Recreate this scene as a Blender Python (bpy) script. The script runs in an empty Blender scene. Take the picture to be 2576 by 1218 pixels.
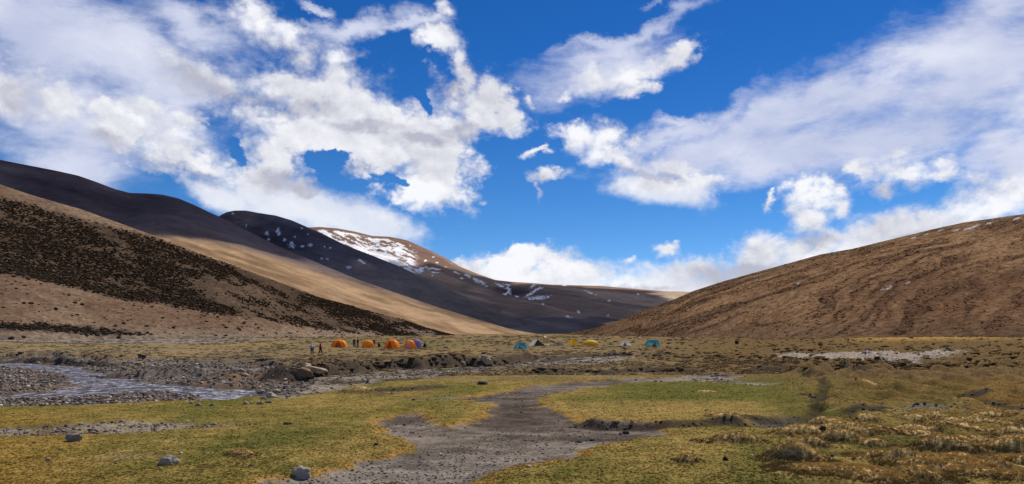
import bpy, bmesh, math, random
import numpy as np
from mathutils import Vector, Matrix
random.seed(7); rng = np.random.default_rng(7)
S = bpy.context.scene
COL = S.collection
R = math.radians

# ------------------------------------------------------------------ camera, sky, sun
# The reference is described in a 2576 x 1218 grid: focal 1840, principal column 1288, horizon row 856.
F, CX, HY, CZ = 1840.0, 1288.0, 856.0, 1.6
cam = bpy.data.cameras.new('camera'); camo = bpy.data.objects.new('camera', cam); COL.objects.link(camo)
camo.location = (0, 0, CZ); camo.rotation_euler = (R(90), 0, 0)
cam.sensor_width = 36; cam.lens = 36 * F / 2576; cam.shift_y = (HY - 609) / 2576
cam.clip_start = 0.1; cam.clip_end = 60000
S.camera = camo
S.view_settings.view_transform = 'Standard'; S.view_settings.look = 'None'
S.view_settings.gamma = 1; S.view_settings.use_curve_mapping = False
S.view_settings.exposure = 0.12
S.render.engine = 'CYCLES'
SUN_AZ, SUN_EL = 32.0, 50.0            # degrees to the right of the view direction, above the horizon
sd = bpy.data.lights.new('sun', 'SUN'); sun = bpy.data.objects.new('sun', sd); COL.objects.link(sun)
sd.energy = 5.0; sd.angle = R(0.5); sd.color = (1.0, 0.90, 0.76)
SV = Vector((math.sin(R(SUN_AZ)) * math.cos(R(SUN_EL)), math.cos(R(SUN_AZ)) * math.cos(R(SUN_EL)), math.sin(R(SUN_EL))))
sun.rotation_euler = SV.to_track_quat('Z', 'Y').to_euler()
sun.location = (0, 0, 50)

class NT:
    """small node-tree writer"""
    def __init__(s, nt): s.t = nt; s.n = nt.nodes; s.l = nt.links
    def new(s, kind, **kw):
        n = s.n.new(kind)
        for k, v in kw.items(): setattr(n, k, v)
        return n
    def put(s, sock, v):
        if isinstance(v, bpy.types.NodeSocket): s.l.new(v, sock)
        elif v is not None: sock.default_value = v
    def m(s, op, a, b=None, c=None, clamp=False):
        n = s.new('ShaderNodeMath', operation=op, use_clamp=clamp)
        s.put(n.inputs[0], a); s.put(n.inputs[1], b); s.put(n.inputs[2], c); return n.outputs[0]
    def v(s, op, a, b=None, c=None):
        n = s.new('ShaderNodeVectorMath', operation=op)
        s.put(n.inputs[0], a); s.put(n.inputs[1], b)
        if op == 'SCALE': s.put(n.inputs['Scale'], c)
        elif c is not None: s.put(n.inputs[2], c)
        return n.outputs['Value'] if op in ('LENGTH', 'DOT_PRODUCT', 'DISTANCE') else n.outputs['Vector']
    def noise(s, vec, scale, detail=4, rough=0.55, lac=2.0, dist=0.0, out=0):
        n = s.new('ShaderNodeTexNoise'); s.put(n.inputs['Vector'], vec)
        n.inputs['Scale'].default_value = scale; n.inputs['Detail'].default_value = detail
        n.inputs['Roughness'].default_value = rough; n.inputs['Lacunarity'].default_value = lac
        n.inputs['Distortion'].default_value = dist
        return n.outputs[out]
    def ramp(s, val, a, b, c=0.0, d=1.0, smooth=True):
        n = s.new('ShaderNodeMapRange', interpolation_type='SMOOTHSTEP' if smooth else 'LINEAR')
        s.put(n.inputs[0], val)
        for i, x in zip((1, 2, 3, 4), (a, b, c, d)): s.put(n.inputs[i], x)
        return n.outputs[0]
    def mix(s, f, a, b, blend='MIX'):
        n = s.new('ShaderNodeMix', data_type='RGBA', blend_type=blend)
        s.put(n.inputs[0], f); s.put(n.inputs[6], a); s.put(n.inputs[7], b); return n.outputs[2]
    def sep(s, v):
        n = s.new('ShaderNodeSeparateXYZ'); s.put(n.inputs[0], v); return n.outputs
    def comb(s, x, y, z):
        n = s.new('ShaderNodeCombineXYZ'); s.put(n.inputs[0], x); s.put(n.inputs[1], y); s.put(n.inputs[2], z); return n.outputs[0]

def build_world():
    w = bpy.data.worlds.new('World'); S.world = w; w.use_nodes = True
    N = NT(w.node_tree); N.n.clear()
    out = N.new('ShaderNodeOutputWorld'); bg = N.new('ShaderNodeBackground'); N.l.new(bg.outputs[0], out.inputs[0])
    bg.inputs[1].default_value = 0.1
    tc = N.new('ShaderNodeTexCoord').outputs['Generated']
    d = N.v('NORMALIZE', tc)
    x, y, z = N.sep(d)
    az = N.m('ARCTAN2', x, y)
    el = N.m('ARCSINE', z)
    P0 = N.comb(N.m('MULTIPLY', az, 10.0), N.m('MULTIPLY', el, 10.0), 0.0)      # 1 unit = 0.1 rad
    sky = N.new('ShaderNodeTexSky', sky_type='NISHITA', sun_disc=False)
    sky.sun_elevation = R(SUN_EL); sky.sun_rotation = R(SUN_AZ)
    sky.altitude = 4800; sky.air_density = 1.0; sky.dust_density = 0.25; sky.ozone_density = 2.5
    # thin high-altitude air: deeper and more saturated blue
    hs = N.new('ShaderNodeHueSaturation'); N.put(hs.inputs['Color'], sky.outputs[0])
    hs.inputs['Saturation'].default_value = SKY_SAT; hs.inputs['Value'].default_value = 1.0
    tint = N.mix(1.0, hs.outputs[0], N.mix(N.ramp(el, 0.04, 0.42), SKY_LOW, SKY_TINT), 'MULTIPLY')

    # domain warp gives the clouds their ragged outlines
    dn = N.v('MULTIPLY', d, (1.0, 1.0, 1.35))
    w1 = N.noise(dn, 9.0, 6, 0.6, out=1)
    w2 = N.noise(dn, 42.0, 5, 0.6, out=1)
    wa = N.v('SCALE', N.v('SUBTRACT', w1, (0.5, 0.5, 0.5)), None, 0.62)
    wb = N.v('SCALE', N.v('SUBTRACT', w2, (0.5, 0.5, 0.5)), None, 0.22)
    P = N.v('ADD', N.v('ADD', P0, wa), wb)

    def conv(px, py, rx, ry, rot):
        u, v = (px - CX) / F, (HY - py) / F
        a = math.atan(u); e = math.atan(v / math.sqrt(1 + u * u))
        sx = math.cos(a) ** 2; sy = math.cos(a) * math.cos(e) ** 2
        return a * 10, e * 10, max(rx * sx / F * 10, .01), max(ry * sy / F * 10, .01), -R(rot)

    def field(Pin, blobs, k):
        acc = None
        for b in blobs:
            px, py, rx, ry = b[:4]; rot = b[4] if len(b) > 4 else 0
            a, e, sx, sy, ro = conv(px, py, rx, ry, rot)
            mp = N.new('ShaderNodeMapping', vector_type='TEXTURE')
            # the tiny link to the running value makes the blobs evaluate one after the other
            N.put(mp.inputs[0], Pin if acc is None else N.v('MULTIPLY_ADD', acc, (0, 0, 1e-5), Pin))
            mp.inputs['Location'].default_value = (a, e, 0); mp.inputs['Rotation'].default_value = (0, 0, ro)
            mp.inputs['Scale'].default_value = (sx, sy, 1)
            L = N.v('LENGTH', mp.outputs[0])
            acc = L if acc is None else N.m('SMOOTH_MIN', acc, L, k)
        return acc
    fc = field(P, CUM, 0.25)
    fh = field(P, HOLES, 0.1)
    fn = N.noise(dn, 24.0, 9, 0.6)
    fn2 = N.noise(dn, 80.0, 6, 0.62)
    # rounded cauliflower puffs
    Pp = N.v('ADD', N.v('MULTIPLY', P0, (1.0, 1.25, 1.0)), N.v('SCALE', N.v('SUBTRACT', w2, (0.5, 0.5, 0.5)), None, 0.16))
    def puff(vec):
        vo = N.new('ShaderNodeTexVoronoi', voronoi_dimensions='2D', feature='F1'); N.put(vo.inputs['Vector'], vec)
        vo.inputs['Scale'].default_value = 2.7; vo.inputs['Detail'].default_value = 3.0; vo.inputs['Roughness'].default_value = 0.55; vo.inputs['Lacunarity'].default_value = 2.2
        return vo.outputs['Distance']
    pf = puff(Pp); pf2 = puff(N.v('ADD', Pp, (0.03, 0.11, 0.0)))
    # cumulus: inside the union of blobs, eaten into by noise
    dens = N.m('ADD', N.m('SUBTRACT', 1.38, fc), N.m('MULTIPLY', N.m('SUBTRACT', fn, 0.5), 1.35))
    dens = N.m('ADD', dens, N.m('MULTIPLY', N.m('SUBTRACT', fn2, 0.5), 0.42))
    dens = N.m('ADD', dens, N.m('MULTIPLY', N.m('SUBTRACT', 0.62, pf), 0.55))
    dens = N.m('SUBTRACT', dens, N.m('MULTIPLY', N.ramp(fh, 1.25, 0.4), 1.3))
    # the rest of the sky carries the same broken clouds
    front = N.ramp(N.m('MAXIMUM', N.m('ABSOLUTE', az), N.m('MULTIPLY', N.m('ABSOLUTE', N.m('SUBTRACT', el, 0.15)), 2.0)), 0.72, 0.95)
    lown = N.noise(dn, 3.0, 7, 0.58)
    rest = N.m('MULTIPLY', N.m('SUBTRACT', lown, 0.5), 4.0)
    dens = N.m('MAXIMUM', dens, N.m('SUBTRACT', rest, N.m('MULTIPLY', N.m('SUBTRACT', 1.0, front), 9.0)))
    acum = N.ramp(dens, -0.10, N.ramp(w1, 0.38, 0.62, 0.50, 1.55))
    # veils: thin streaky high cloud
    fv = field(N.v('ADD', P0, N.v('SCALE', N.v('SUBTRACT', w1, (0.5, 0.5, 0.5)), None, 1.1)), VEIL, 0.5)
    rotm = N.new('ShaderNodeMapping'); N.put(rotm.inputs[0], d); rotm.inputs['Rotation'].default_value = (0, R(22), 0); rotm.inputs['Scale'].default_value = (1, 1, 2.6)
    vn = N.noise(rotm.outputs[0], 6.5, 10, 0.64, dist=0.25)
    vd = N.m('ADD', N.m('SUBTRACT', 1.0, fv), N.m('MULTIPLY', N.m('SUBTRACT', vn, 0.5), 2.6))
    aveil = N.m('MULTIPLY', N.ramp(vd, -0.55, 0.75), 0.93)
    fvl = field(P0, HAZEV, 0.5)
    alow = N.m('MULTIPLY', N.ramp(N.m('SUBTRACT', fvl, N.m('MULTIPLY', N.m('SUBTRACT', fn, .5), 1.6)), 1.35, 0.5), 0.9)
    # cloud brightness: bright rims and tops, grey bases and cores
    fg = field(P, GREY, 0.25)
    g = N.ramp(fg, 1.25, 0.35)
    soft = N.noise(dn, 8.5, 7, 0.5)
    up = N.noise(N.v('ADD', dn, (0.015, 0.0, 0.045)), 8.5, 7, 0.5)
    rel = N.m('ADD', N.m('MULTIPLY', N.m('SUBTRACT', soft, up), 1.5), N.m('MULTIPLY', N.m('SUBTRACT', pf2, pf), 0.28))    # relief lit from above
    lum = N.m('SUBTRACT', 0.66, N.m('MULTIPLY', g, 0.55))
    lum = N.m('ADD', lum, N.m('MULTIPLY', N.m('SUBTRACT', lown, 0.5), 0.5))
    lum = N.m('ADD', lum, rel)
    fb = field(P, BRIGHT, 0.25)
    lum = N.m('ADD', lum, N.m('MULTIPLY', N.ramp(fb, 1.3, 0.3), 0.32))
    lum = N.ramp(lum, 0.05, 1.0, 0.0, 1.0, smooth=False)
    ccol = N.mix(lum, (4.5, 4.6, 5.5, 1), (8.7, 8.8, 9.2, 1))
    vcol = N.mix(N.ramp(N.m('ADD', N.m('MULTIPLY', vn, 0.6), N.m('MULTIPLY', soft, .5)), 0.35, 0.8), (4.6, 5.1, 7.0, 1), (7.6, 7.8, 8.9, 1))
    c = N.mix(aveil, tint, vcol)
    c = N.mix(alow, c, N.mix(lum, (6.3, 6.7, 7.9, 1), (8.2, 8.4, 8.9, 1)))
    c = N.mix(acum, c, ccol)
    # below the horizon: the dull brown of distant land
    c = N.mix(N.ramp(z, -0.02, -0.06), c, (0.9, 0.75, 0.6, 1))
    N.put(bg.inputs[0], c)
    w.cycles.sampling_method = 'MANUAL'; w.cycles.sample_map_resolution = 512

SKY_SAT, SKY_TINT, SKY_LOW = 1.28, (0.50, 0.82, 1.06, 1), (1.0, 1.0, 1.0, 1)
CUM = [(710,210,110,55),(880,330,160,80),(470,300,60,30),(2250,560,210,50,-10),(2450,495,130,50,-18),(1750,685,160,36),(640,40,70,50,40),(700,90,80,60,35),(750,130,60,50,20),(845,135,55,36,10),(850,190,75,70),(560,210,190,60,10),(760,240,150,80),(660,290,120,50),
 (900,260,120,90,30),(1000,330,140,90,20),(1130,310,90,90),(1210,255,70,75,-40),(1270,310,60,40),(1175,180,70,26,55),(900,380,240,60,8),(1080,420,130,90,20),(1075,500,100,36),
 (690,400,80,90),(740,340,140,60),(300,330,120,62,20),(420,370,120,66,25),(530,420,90,56,30),(240,290,60,50),(350,270,80,30),(30,230,80,70),(120,260,60,50),(660,460,70,30),(740,470,60,24),
 (1095,95,62,40,15),(1130,18,24,22),
 (1450,345,62,38,10),(1530,335,62,36),(1595,350,24,20),(1570,400,120,32,18),(1700,430,90,34,24),(1770,465,66,28,10),(1650,465,80,24,10),
 (1350,385,34,10,-10),(1385,436,44,15,-5),(1365,464,11,22),
 (1600,178,125,30,-12),(1690,150,80,26,-15),(1510,200,56,32),(1590,222,60,18),(1424,237,14,14),
 (2170,425,56,28),(2275,430,120,38,8),(2265,380,40,22),(2380,440,44,18),(2230,470,50,16),
 (2045,495,60,46),(2030,560,56,60),(2105,515,24,30),(1950,510,10,26,20),
 (1315,690,115,62),(1300,650,46,28),(1400,650,66,30),(1480,690,130,40),(1200,690,100,36),(1600,716,190,38),(1800,695,190,50,-6),(1920,640,110,56,-20),(2030,640,110,70),
 (2170,600,170,70,-10),(2330,560,180,52,-10),(2480,515,110,52,-18),(2560,475,70,50,-20),(1663,627,30,18),(1592,643,15,12),(150,427,30,7),(1330,255,16,14),(1010,580,10,2),
 (1300,740,200,50),(1700,750,300,50),(2200,680,300,60,-12)]
HOLES = [(600,380,18,36,-15),(545,335,40,7,20),(820,412,62,26,4),(985,466,44,12,10),(1060,240,16,60,-20)]
VEIL = [(380,300,120,60,10),(1700,330,200,30,-20),(1500,170,200,60,-10),(200,400,160,60,20),(900,60,120,30,-10),(60,60,340,130,5),(60,230,240,140,5),(300,110,250,100,20),(480,50,150,60,10),(180,330,200,60,25),(400,200,140,70),(2500,60,440,120,-24),(2450,200,460,120,-18),
 (2100,270,380,80,-16),(2250,340,480,70,-8),(1800,350,240,50,-20),(1720,400,110,50),(1950,400,220,50,-5),(1600,95,170,22,-10),(1480,110,90,18,-10),(1790,8,110,10),(780,10,50,12),(2560,400,140,80),
 (1020,60,90,16,-10),(1700,300,60,20)]
HAZEV = [(760,520,240,56,10),(900,560,150,50,8),(560,500,100,34,25),(1660,480,130,34,8),(1350,720,200,60),(1700,740,300,70),(2200,680,400,90,-12)]
GREY = [(715,140,80,44,25),(500,215,130,45,12),(620,240,80,30),(30,240,70,60),(260,370,90,30,20),(400,420,120,30,22),(520,450,80,24,20),(690,455,80,34),(760,470,60,20),(1150,330,60,40),(1050,360,100,20),
 (1640,440,120,14,18),(1880,690,130,30),(2050,600,60,36),(2250,470,80,14),(1120,220,50,30),(2330,590,90,16),(1600,720,120,10),(930,330,100,20),(760,280,110,24),(880,440,70,20)]
BRIGHT = [(650,195,36,24),(700,50,60,22,35),(850,130,50,26),(1320,690,140,60),(1500,700,190,40),(2050,480,60,30),(1050,490,90,30),(930,480,100,30),(1120,300,30,20),(1500,330,90,26),(2480,520,120,30),(300,290,60,20),(470,340,60,20),(1180,300,24,16)]
build_world()

# ------------------------------------------------------------------ numpy noise
def _h(ix, iy, seed):
    n = (ix.astype(np.int64) * 374761393 + iy.astype(np.int64) * 668265263 + seed * 974634777) & 0xffffffff
    n = ((n ^ (n >> 13)) * 1274126177) & 0xffffffff
    n = n ^ (n >> 16)
    return (n & 0xffff) / 65535.0
def vnoise(x, y, seed=0):
    x0 = np.floor(x); y0 = np.floor(y); fx = x - x0; fy = y - y0
    fx = fx * fx * fx * (fx * (fx * 6 - 15) + 10); fy = fy * fy * fy * (fy * (fy * 6 - 15) + 10)
    a = _h(x0, y0, seed); b = _h(x0 + 1, y0, seed); c = _h(x0, y0 + 1, seed); d = _h(x0 + 1, y0 + 1, seed)
    return (a * (1 - fx) + b * fx) * (1 - fy) + (c * (1 - fx) + d * fx) * fy
def fbm(x, y, octv=4, seed=0, gain=0.5):
    s = 0; a = 1; t = 0; c, sn = math.cos(.6), math.sin(.6)
    for o in range(octv):
        s = s + a * (vnoise(x, y, seed + o * 17) - .5); t += a; a *= gain
        x, y = (x * c - y * sn) * 2.03 + 13.7, (x * sn + y * c) * 2.03 + 7.1
    return s / t * 2.0          # about -1..1
def sm(x, a, b):
    t = np.clip((x - a) / (b - a), 0, 1); return t * t * (3 - 2 * t)

# ------------------------------------------------------------------ ground height
_Td = np.array([0, 8, 12, 16, 22, 31, 48, 72, 101, 116, 130, 142, 165, 200, 260, 330, 450, 700, 1200])
_Tz = np.array([0, 0, -.05, -.09, -.10, -.15, -.28, -.36, -.40, -.20, .10, .29, .72, 1.3, 2.1, 3.0, 4.5, 8.0, 14.0])
_ld = np.linspace(0, math.log(1201), 2000); _lz = np.interp(np.exp(_ld) - 1, _Td, _Tz)
_k = np.hanning(41); _k /= _k.sum(); _lz = np.convolve(np.pad(_lz, 20, 'edge'), _k, 'valid')
def base(u, d):
    z = np.interp(np.log(np.maximum(d, 0) + 1), _ld, _lz)
    z = z + 0.42 * sm(u, -.42, -.55) * sm(d, 55, 75) * sm(d, 150, 115)
    z = z + 0.9 * sm(u, .30, .60) * sm(d, 60, 150) * sm(d, 400, 240)
    return z
def W(px, py, absz=None):
    """photo grid position -> point on the ground (x, y)"""
    u = (px - CX) / F
    if absz is not None:
        d = F * (CZ - absz) / (py - HY)
    else:
        dd = np.exp(np.linspace(math.log(3), math.log(700), 4000))
        p = HY + F * (CZ - base(np.full_like(dd, u), dd)) / dd
        i = np.argmax(p <= py) if (p <= py).any() else len(dd) - 1
        d = dd[i]
    return (u * d, d)
def poly(pts, absz=None): return np.array([W(a, b, absz) for a, b in pts])
def seg_dist(x, y, P, closed):
    n = len(P); best = np.full(x.shape, 1e9); side = np.zeros(x.shape); along = np.zeros(x.shape)
    for i in range(n if closed else n - 1):
        a = P[i]; b = P[(i + 1) % n]; ex, ey = b - a; L = ex * ex + ey * ey + 1e-9
        t = np.clip(((x - a[0]) * ex + (y - a[1]) * ey) / L, 0, 1)
        dx = x - a[0] - t * ex; dy = y - a[1] - t * ey; dd = dx * dx + dy * dy
        m = dd < best
        best = np.where(m, dd, best); side = np.where(m, ex * dy - ey * dx, side); along = np.where(m, (i + t) / (n - 1), along)
    return np.sqrt(best), np.sign(side), along
def sdist(x, y, P):
    """signed distance, positive inside; far points are skipped"""
    out = np.full(x.shape, -1e3); mg = 12
    m = (x > P[:, 0].min() - mg) & (x < P[:, 0].max() + mg) & (y > P[:, 1].min() - mg) & (y < P[:, 1].max() + mg)
    if not m.any(): return out
    xs, ys = x[m], y[m]; d, _, _ = seg_dist(xs, ys, P, True)
    ins = np.zeros(xs.shape, bool); n = len(P)
    for i in range(n):
        a = P[i]; b = P[(i + 1) % n]
        c = ((a[1] > ys) != (b[1] > ys)) & (xs < (b[0] - a[0]) * (ys - a[1]) / (b[1] - a[1] + 1e-12) + a[0])
        ins ^= c
    out[m] = np.where(ins, d, -d); return out

ZB, ZWAT = -0.50, -0.62
BASIN = poly([(-500,1068),(-500,905),(0,905),(130,905),(280,918),(420,912),(560,920),(700,935),(760,950),(790,975),(740,1004),(690,1020),(640,1028),(560,1035),(430,1040),(300,1046),(0,1061)], ZB)
WATER = [poly([(-300,905),(10,914),(60,916),(130,921),(185,926),(215,940),(300,955),(345,968),(430,972),(500,976),(560,983),(610,990),(650,998),(673,1008),(650,1017),(600,1022),(545,1022),(535,1014),(572,1006),(540,996),(460,987),(380,988),(300,992),(220,999),(130,1006),(60,1008),(-100,1016),(-100,1006),(55,1000),(130,990),(225,980),(240,972),(205,958),(180,944),(130,934),(60,926),(-300,918)], ZWAT),
 poly([(500,1032),(560,1025),(605,1028),(590,1034)], ZWAT)]
GRAV = [poly([(640,945),(760,948),(850,940),(940,933),(1060,927),(1180,919),(1260,916),(1380,902),(1480,897),(1560,903),(1540,912),(1420,918),(1300,926),(1150,938),(1090,950),(980,960),(900,968),(820,985),(700,1004)]),
 poly([(1340,905),(1400,897),(1570,897),(1600,905),(1500,914),(1350,915)]),
 poly([(1925,899),(2000,894),(2150,891),(2290,893),(2350,886),(2440,884),(2410,898),(2340,912),(2300,926),(2200,915),(2090,908),(1960,904)]),
 poly([(1580,955),(1700,946),(1820,938),(1870,946),(1830,956),(1900,962),(2010,968),(2000,972),(1880,968),(1800,960),(1700,958)]),
 poly([(-60,1080),(60,1071),(220,1066),(420,1062),(640,1060),(690,1068),(560,1076),(380,1086),(200,1092),(-60,1100)]),
 poly([(-200,838),(0,838),(250,846),(500,848),(700,852),(560,862),(300,866),(0,862),(-200,864)])]
PATH = poly([(560,1240),(690,1205),(790,1186),(880,1163),(960,1146),(1040,1134),(1075,1118),(1035,1104),(990,1086),(970,1058),(1005,1042),(1045,1052),(1090,1070),(1170,1072),(1235,1045),(1262,1028),(1250,1010),(1190,1008),(1180,1000),(1250,985),(1350,968),(1450,957),(1580,950),(1700,948),(1700,956),(1560,962),(1450,975),(1380,990),(1335,1003),(1345,1018),(1400,1040),(1480,1062),(1560,1064),(1650,1076),(1640,1086),(1560,1099),(1480,1117),(1400,1140),(1300,1158),(1190,1180),(1185,1200),(1240,1240)])
PATCH = poly([(760,1222),(830,1208),(900,1203),(1000,1205),(1040,1214),(1040,1260),(700,1260)])
PIT = poly([(1880,1058),(1900,1048),(1960,1045),(2040,1050),(2045,1062),(2020,1074),(1940,1076),(1880,1070)])
BARE = [poly([(210,1150),(290,1135),(350,1133),(380,1140),(300,1150),(240,1160)]), poly([(1010,1006),(1120,996),(1180,1000),(1100,1012)]),
 poly([(1090,1125),(1150,1128),(1180,1135),(1120,1140)]), poly([(980,1052),(1050,1060),(1060,1082),(1000,1082)])]
TRAIL = poly([(2010,936),(2030,952),(2065,970),(2080,988),(2055,1003),(2060,1030),(2030,1056)])
TRAIL2 = poly([(890,1000),(1040,985),(1200,962),(1420,940)])
POOL = poly([(2278,1036),(2330,1036),(2427,1043),(2380,1046)])
# scarps: base line seen from the camera, face height (m)
SCARP = [([(-300,900),(0,899),(60,897),(130,903),(165,909),(215,911),(285,920)], .95), ([(690,948),(740,946),(850,941),(890,934),(935,931),(960,927),(1060,926),(1160,919),(1250,917),(1330,908),(1400,902)], 1.25),
 ([(1330,942),(1400,940),(1455,939),(1540,941),(1600,937),(1654,935),(1730,936),(1800,935)], .50), ([(1380,909),(1441,899),(1500,897),(1580,900)], .55),
 ([(1860,930),(1905,934),(1955,937),(2020,934)], .45), ([(1430,1060),(1500,1067),(1590,1070),(1650,1072),(1750,1071),(1820,1068),(1910,1068)], .36), ([(1860,1052),(1905,1052),(1960,1050),(2045,1054)], .16),
 ([(940,984),(1000,982),(1060,979),(1100,974),(1140,972)], .16), ([(975,962),(1030,958),(1083,951)], .14), ([(845,962),(885,962)], .2),
 ([(2275,1036),(2330,1040),(2380,1043),(2430,1046)], .16), ([(2470,1032),(2520,1036),(2575,1040)], .13), ([(2140,1044),(2200,1042),(2250,1043)], .10),
 ([(2075,938),(2120,945),(2172,955)], .24), ([(2415,1003),(2460,1004),(2510,1005)], .18), ([(1650,900),(1680,899),(1700,897)], .35), ([(-60,862),(0,861),(120,863),(240,866)], .25),
 ([(700,866),(800,862),(930,860)], .0), ([(1985,1003),(2040,1006),(2075,1010)], .08)]
SCARP = [(poly(p), h) for p, h in SCARP]
HUM = [(1990,1168,80,34),(2050,1130,42,18),(2118,1118,62,20),(2135,1080,34,14),(2168,1066,30,10),(2285,1092,72,16),(2300,1066,44,10),(2285,1172,62,26),(2385,1140,68,24),
 (2405,1168,60,18),(2455,1122,80,16),(2540,1146,64,24),(2552,1102,52,14),(2500,1192,72,24),(2315,1206,90,22),(2100,1200,62,20),(2355,1062,40,10),(1867,1118,48,16),(1735,1168,34,13),
 (1760,1118,30,6),(600,1148,38,9),(895,990,52,12),(2210,1128,50,12),(2200,1090,46,10),(2440,1085,60,10),(2050,1098,36,8),(2600,1180,60,26),(2700,1150,80,26),(1720,1060,0,0),(2190,978,26,8),(2480,1060,50,9),
 (2150,1160,30,8),(1840,1064,50,6),(1780,990,40,4)]
_hum = []
for px, py, hw, hp in HUM:
    if hw: x0, y0 = W(px, py); _hum.append((x0, y0, hw * y0 / F, hp * y0 / F * 1.7))
_r = random.Random(5)
for k in range(20):
    x0, y0 = W(_r.uniform(2000, 2640), 1052 + 160 * _r.random() ** .8); _hum.append((x0, y0, _r.uniform(.38, .75), _r.uniform(.10, .17)))

def ground(x, y, want='z'):
    """height (and cover weights) of the valley floor at world x, y"""
    x = np.asarray(x, float); y = np.asarray(y, float); yy = np.maximum(y, .5); u = x / yy
    b = base(u, np.maximum(y, 0))
    wx = x + .35 * fbm(x * .9, y * .9, 4, 3) * np.clip(y / 16, .5, 4); wy = y + .35 * fbm(x * .9 + 50, y * .9, 4, 5) * np.clip(y / 14, .5, 5)
    n1 = fbm(x * .35, y * .35, 4, 11); n2 = fbm(x * 2.2, y * 2.2, 3, 12); n3 = fbm(x * .06, y * .06, 4, 13)
    sb = sdist(wx, wy, BASIN); mb = sm(sb, -.35, .45)
    z = b + .05 * n1 * sm(y, 4, 12) + .012 * n2 + .12 * n3 * sm(y, 20, 60)
    # right-hand tussocky meadow
    mead = sm(u, .34, .42) * sm(y, 9, 13); mead = np.maximum(mead, sm(u, .10, .2) * sm(y, 60, 75))
    rid = 1 - np.abs(fbm(x * .55 + 9, y * .30, 3, 21)) * 2.2
    rid2 = np.clip(fbm(x * 1.15 + 4, y * .62, 3, 22) * 1.6, 0, 1)
    tus = np.clip(rid, 0, 1) * .10 + rid2 * .13
    z = z + mead * tus * np.clip(y / 14, .6, 2.6) * sm(y, 500, 150)
    # individual hummocks: rounded top, steep side towards the camera
    hum = np.zeros(x.shape); hn = np.zeros(x.shape)
    for i, (hx, hy, hw, hh) in enumerate(_hum):
        dx = (x + .15 * fbm(x * .9 + i, y * .9, 2, 41) - hx) / (hw * 1.35); dy = (y - hy) + dx * hw * .45 + .14 * fbm(x * .9, y * .9 + i, 2, 42); dy = np.where(dy < 0, dy / (hw * .60 + .10), dy / (hw * .9 + .1))
        r = np.sqrt(dx * dx + dy * dy) + .16 * fbm(x * 1.2 + i, y * 1.2, 2, 40)
        q = 1 - sm(r, .0, 1.12); hum = np.maximum(hum, hh * q); hn = np.maximum(hn, q * sm(hh, .02, .08))
    hz = sm(u, .33, .40) * sm(y, 19.5, 17.0) + .5 * sm(u, .20, .30) * sm(y, 11.5, 10.5)
    q1 = fbm(x * .62 + y * .30 + 3, y * .62 - x * .12, 2, 91); q2 = fbm(x * 1.25 + y * .5, y * 1.3, 3, 92)
    hum = np.maximum(hum, np.clip(hz, 0, 1) * (sm(1 - 2.4 * np.abs(q1), 0, 1) * .08 + sm(1 - 3.0 * np.abs(q2), .1, 1) * .02) * (.7 + .5 * n1)) + 0 * x
    z = z + hum
    # grass cushions rise a little above the bare ground
    sp = np.maximum(sdist(wx, wy, PATH) - np.clip(sdist(wx, wy, PATCH) * 9, 0, 9), -50)
    sp = np.where(sdist(wx, wy, PATCH) > 0, -sdist(wx, wy, PATCH), sp)
    sp = sp + .30 * n2 + .22 * n1 + .08
    mp = sm(sp, -.40, .28); z = z - .10 * mp
    mpit = sm(sdist(wx, wy, PIT), -.25, .25); z = z - .16 * mpit
    mg = np.zeros(x.shape)
    for i, G in enumerate(GRAV):
        g = sm(sdist(wx, wy, G), -.5, .8) if i != 4 and i < 5 else .8 * sm(sdist(wx, wy, G) + .5 * n1, .0, .5) if i == 4 else sm(sdist(wx, wy, G), -6, 8)
        mg = np.maximum(mg, g)
    mg = mg * (1 if True else 0)
    z = z - .06 * mg
    for P in BARE: mg = np.maximum(mg, .45 * sm(sdist(wx, wy, P), -.5, .6) * sm(n2, -.5, .3))
    z = z * (1 - mb) + (ZB + .07 * n1 + .05 * n2 + .06 * fbm(x * .2, y * .12, 3, 31)) * mb
    mw = np.zeros(x.shape)
    for P in WATER: mw = np.maximum(mw, sm(sdist(x + .5 * fbm(x * .8, y * .5, 3, 33), y + 1.2 * fbm(x * .6 + 9, y * .4, 3, 34), P), -1.3, .1))
    z = z - .30 * mw * mb
    mpool = sm(sdist(wx, wy, POOL), -.3, .1)
    face = np.zeros(x.shape)
    for P, h in SCARP:
        if h <= 0: continue
        m = (x > P[:, 0].min() - 14) & (x < P[:, 0].max() + 14) & (y > P[:, 1].min() - 16) & (y < P[:, 1].max() + 30)
        if not m.any(): continue
        jx = .30 * fbm(x[m] * .8, y[m] * .6, 2, 50); sc = max(.6, h * 2); h = h * .72 * (.75 + .5 * fbm(x[m] * .35, y[m] * .35, 2, 51))
        dd, sd_, al = seg_dist(x[m] + jx * sc, y[m] + jx * sc * 1.5, P, False)
        s = dd * sd_          # positive on the far side
        endf = sm(al, -.01, .10) * sm(al, 1.01, .90) if len(P) > 2 else 1
        w_ = np.maximum(h * 1.0, .016 * y[m])
        far = sm(s, 0, w_) * np.exp(-np.maximum(s - w_, 0) / (h * 16))
        near = -.35 * np.exp(-np.abs(np.minimum(s, 0)) / (h * 4)) * (s <= 0) - .35 * (s > 0) * (1 - sm(s, 0, w_))
        z[m] += h * (far * .9 + near * .45) * endf
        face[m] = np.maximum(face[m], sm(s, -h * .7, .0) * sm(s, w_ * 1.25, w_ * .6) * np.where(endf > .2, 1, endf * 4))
    dt, _, _ = seg_dist(x + .35 * (wx - x), y + .35 * (wy - y), TRAIL, False); mt = sm(dt, .30, .06); z = z - .10 * mt
    dt2, _, _ = seg_dist(wx, wy, TRAIL2, False); mt2 = sm(dt2, .5, .1) * sm(n1, -.4, .3)
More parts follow.
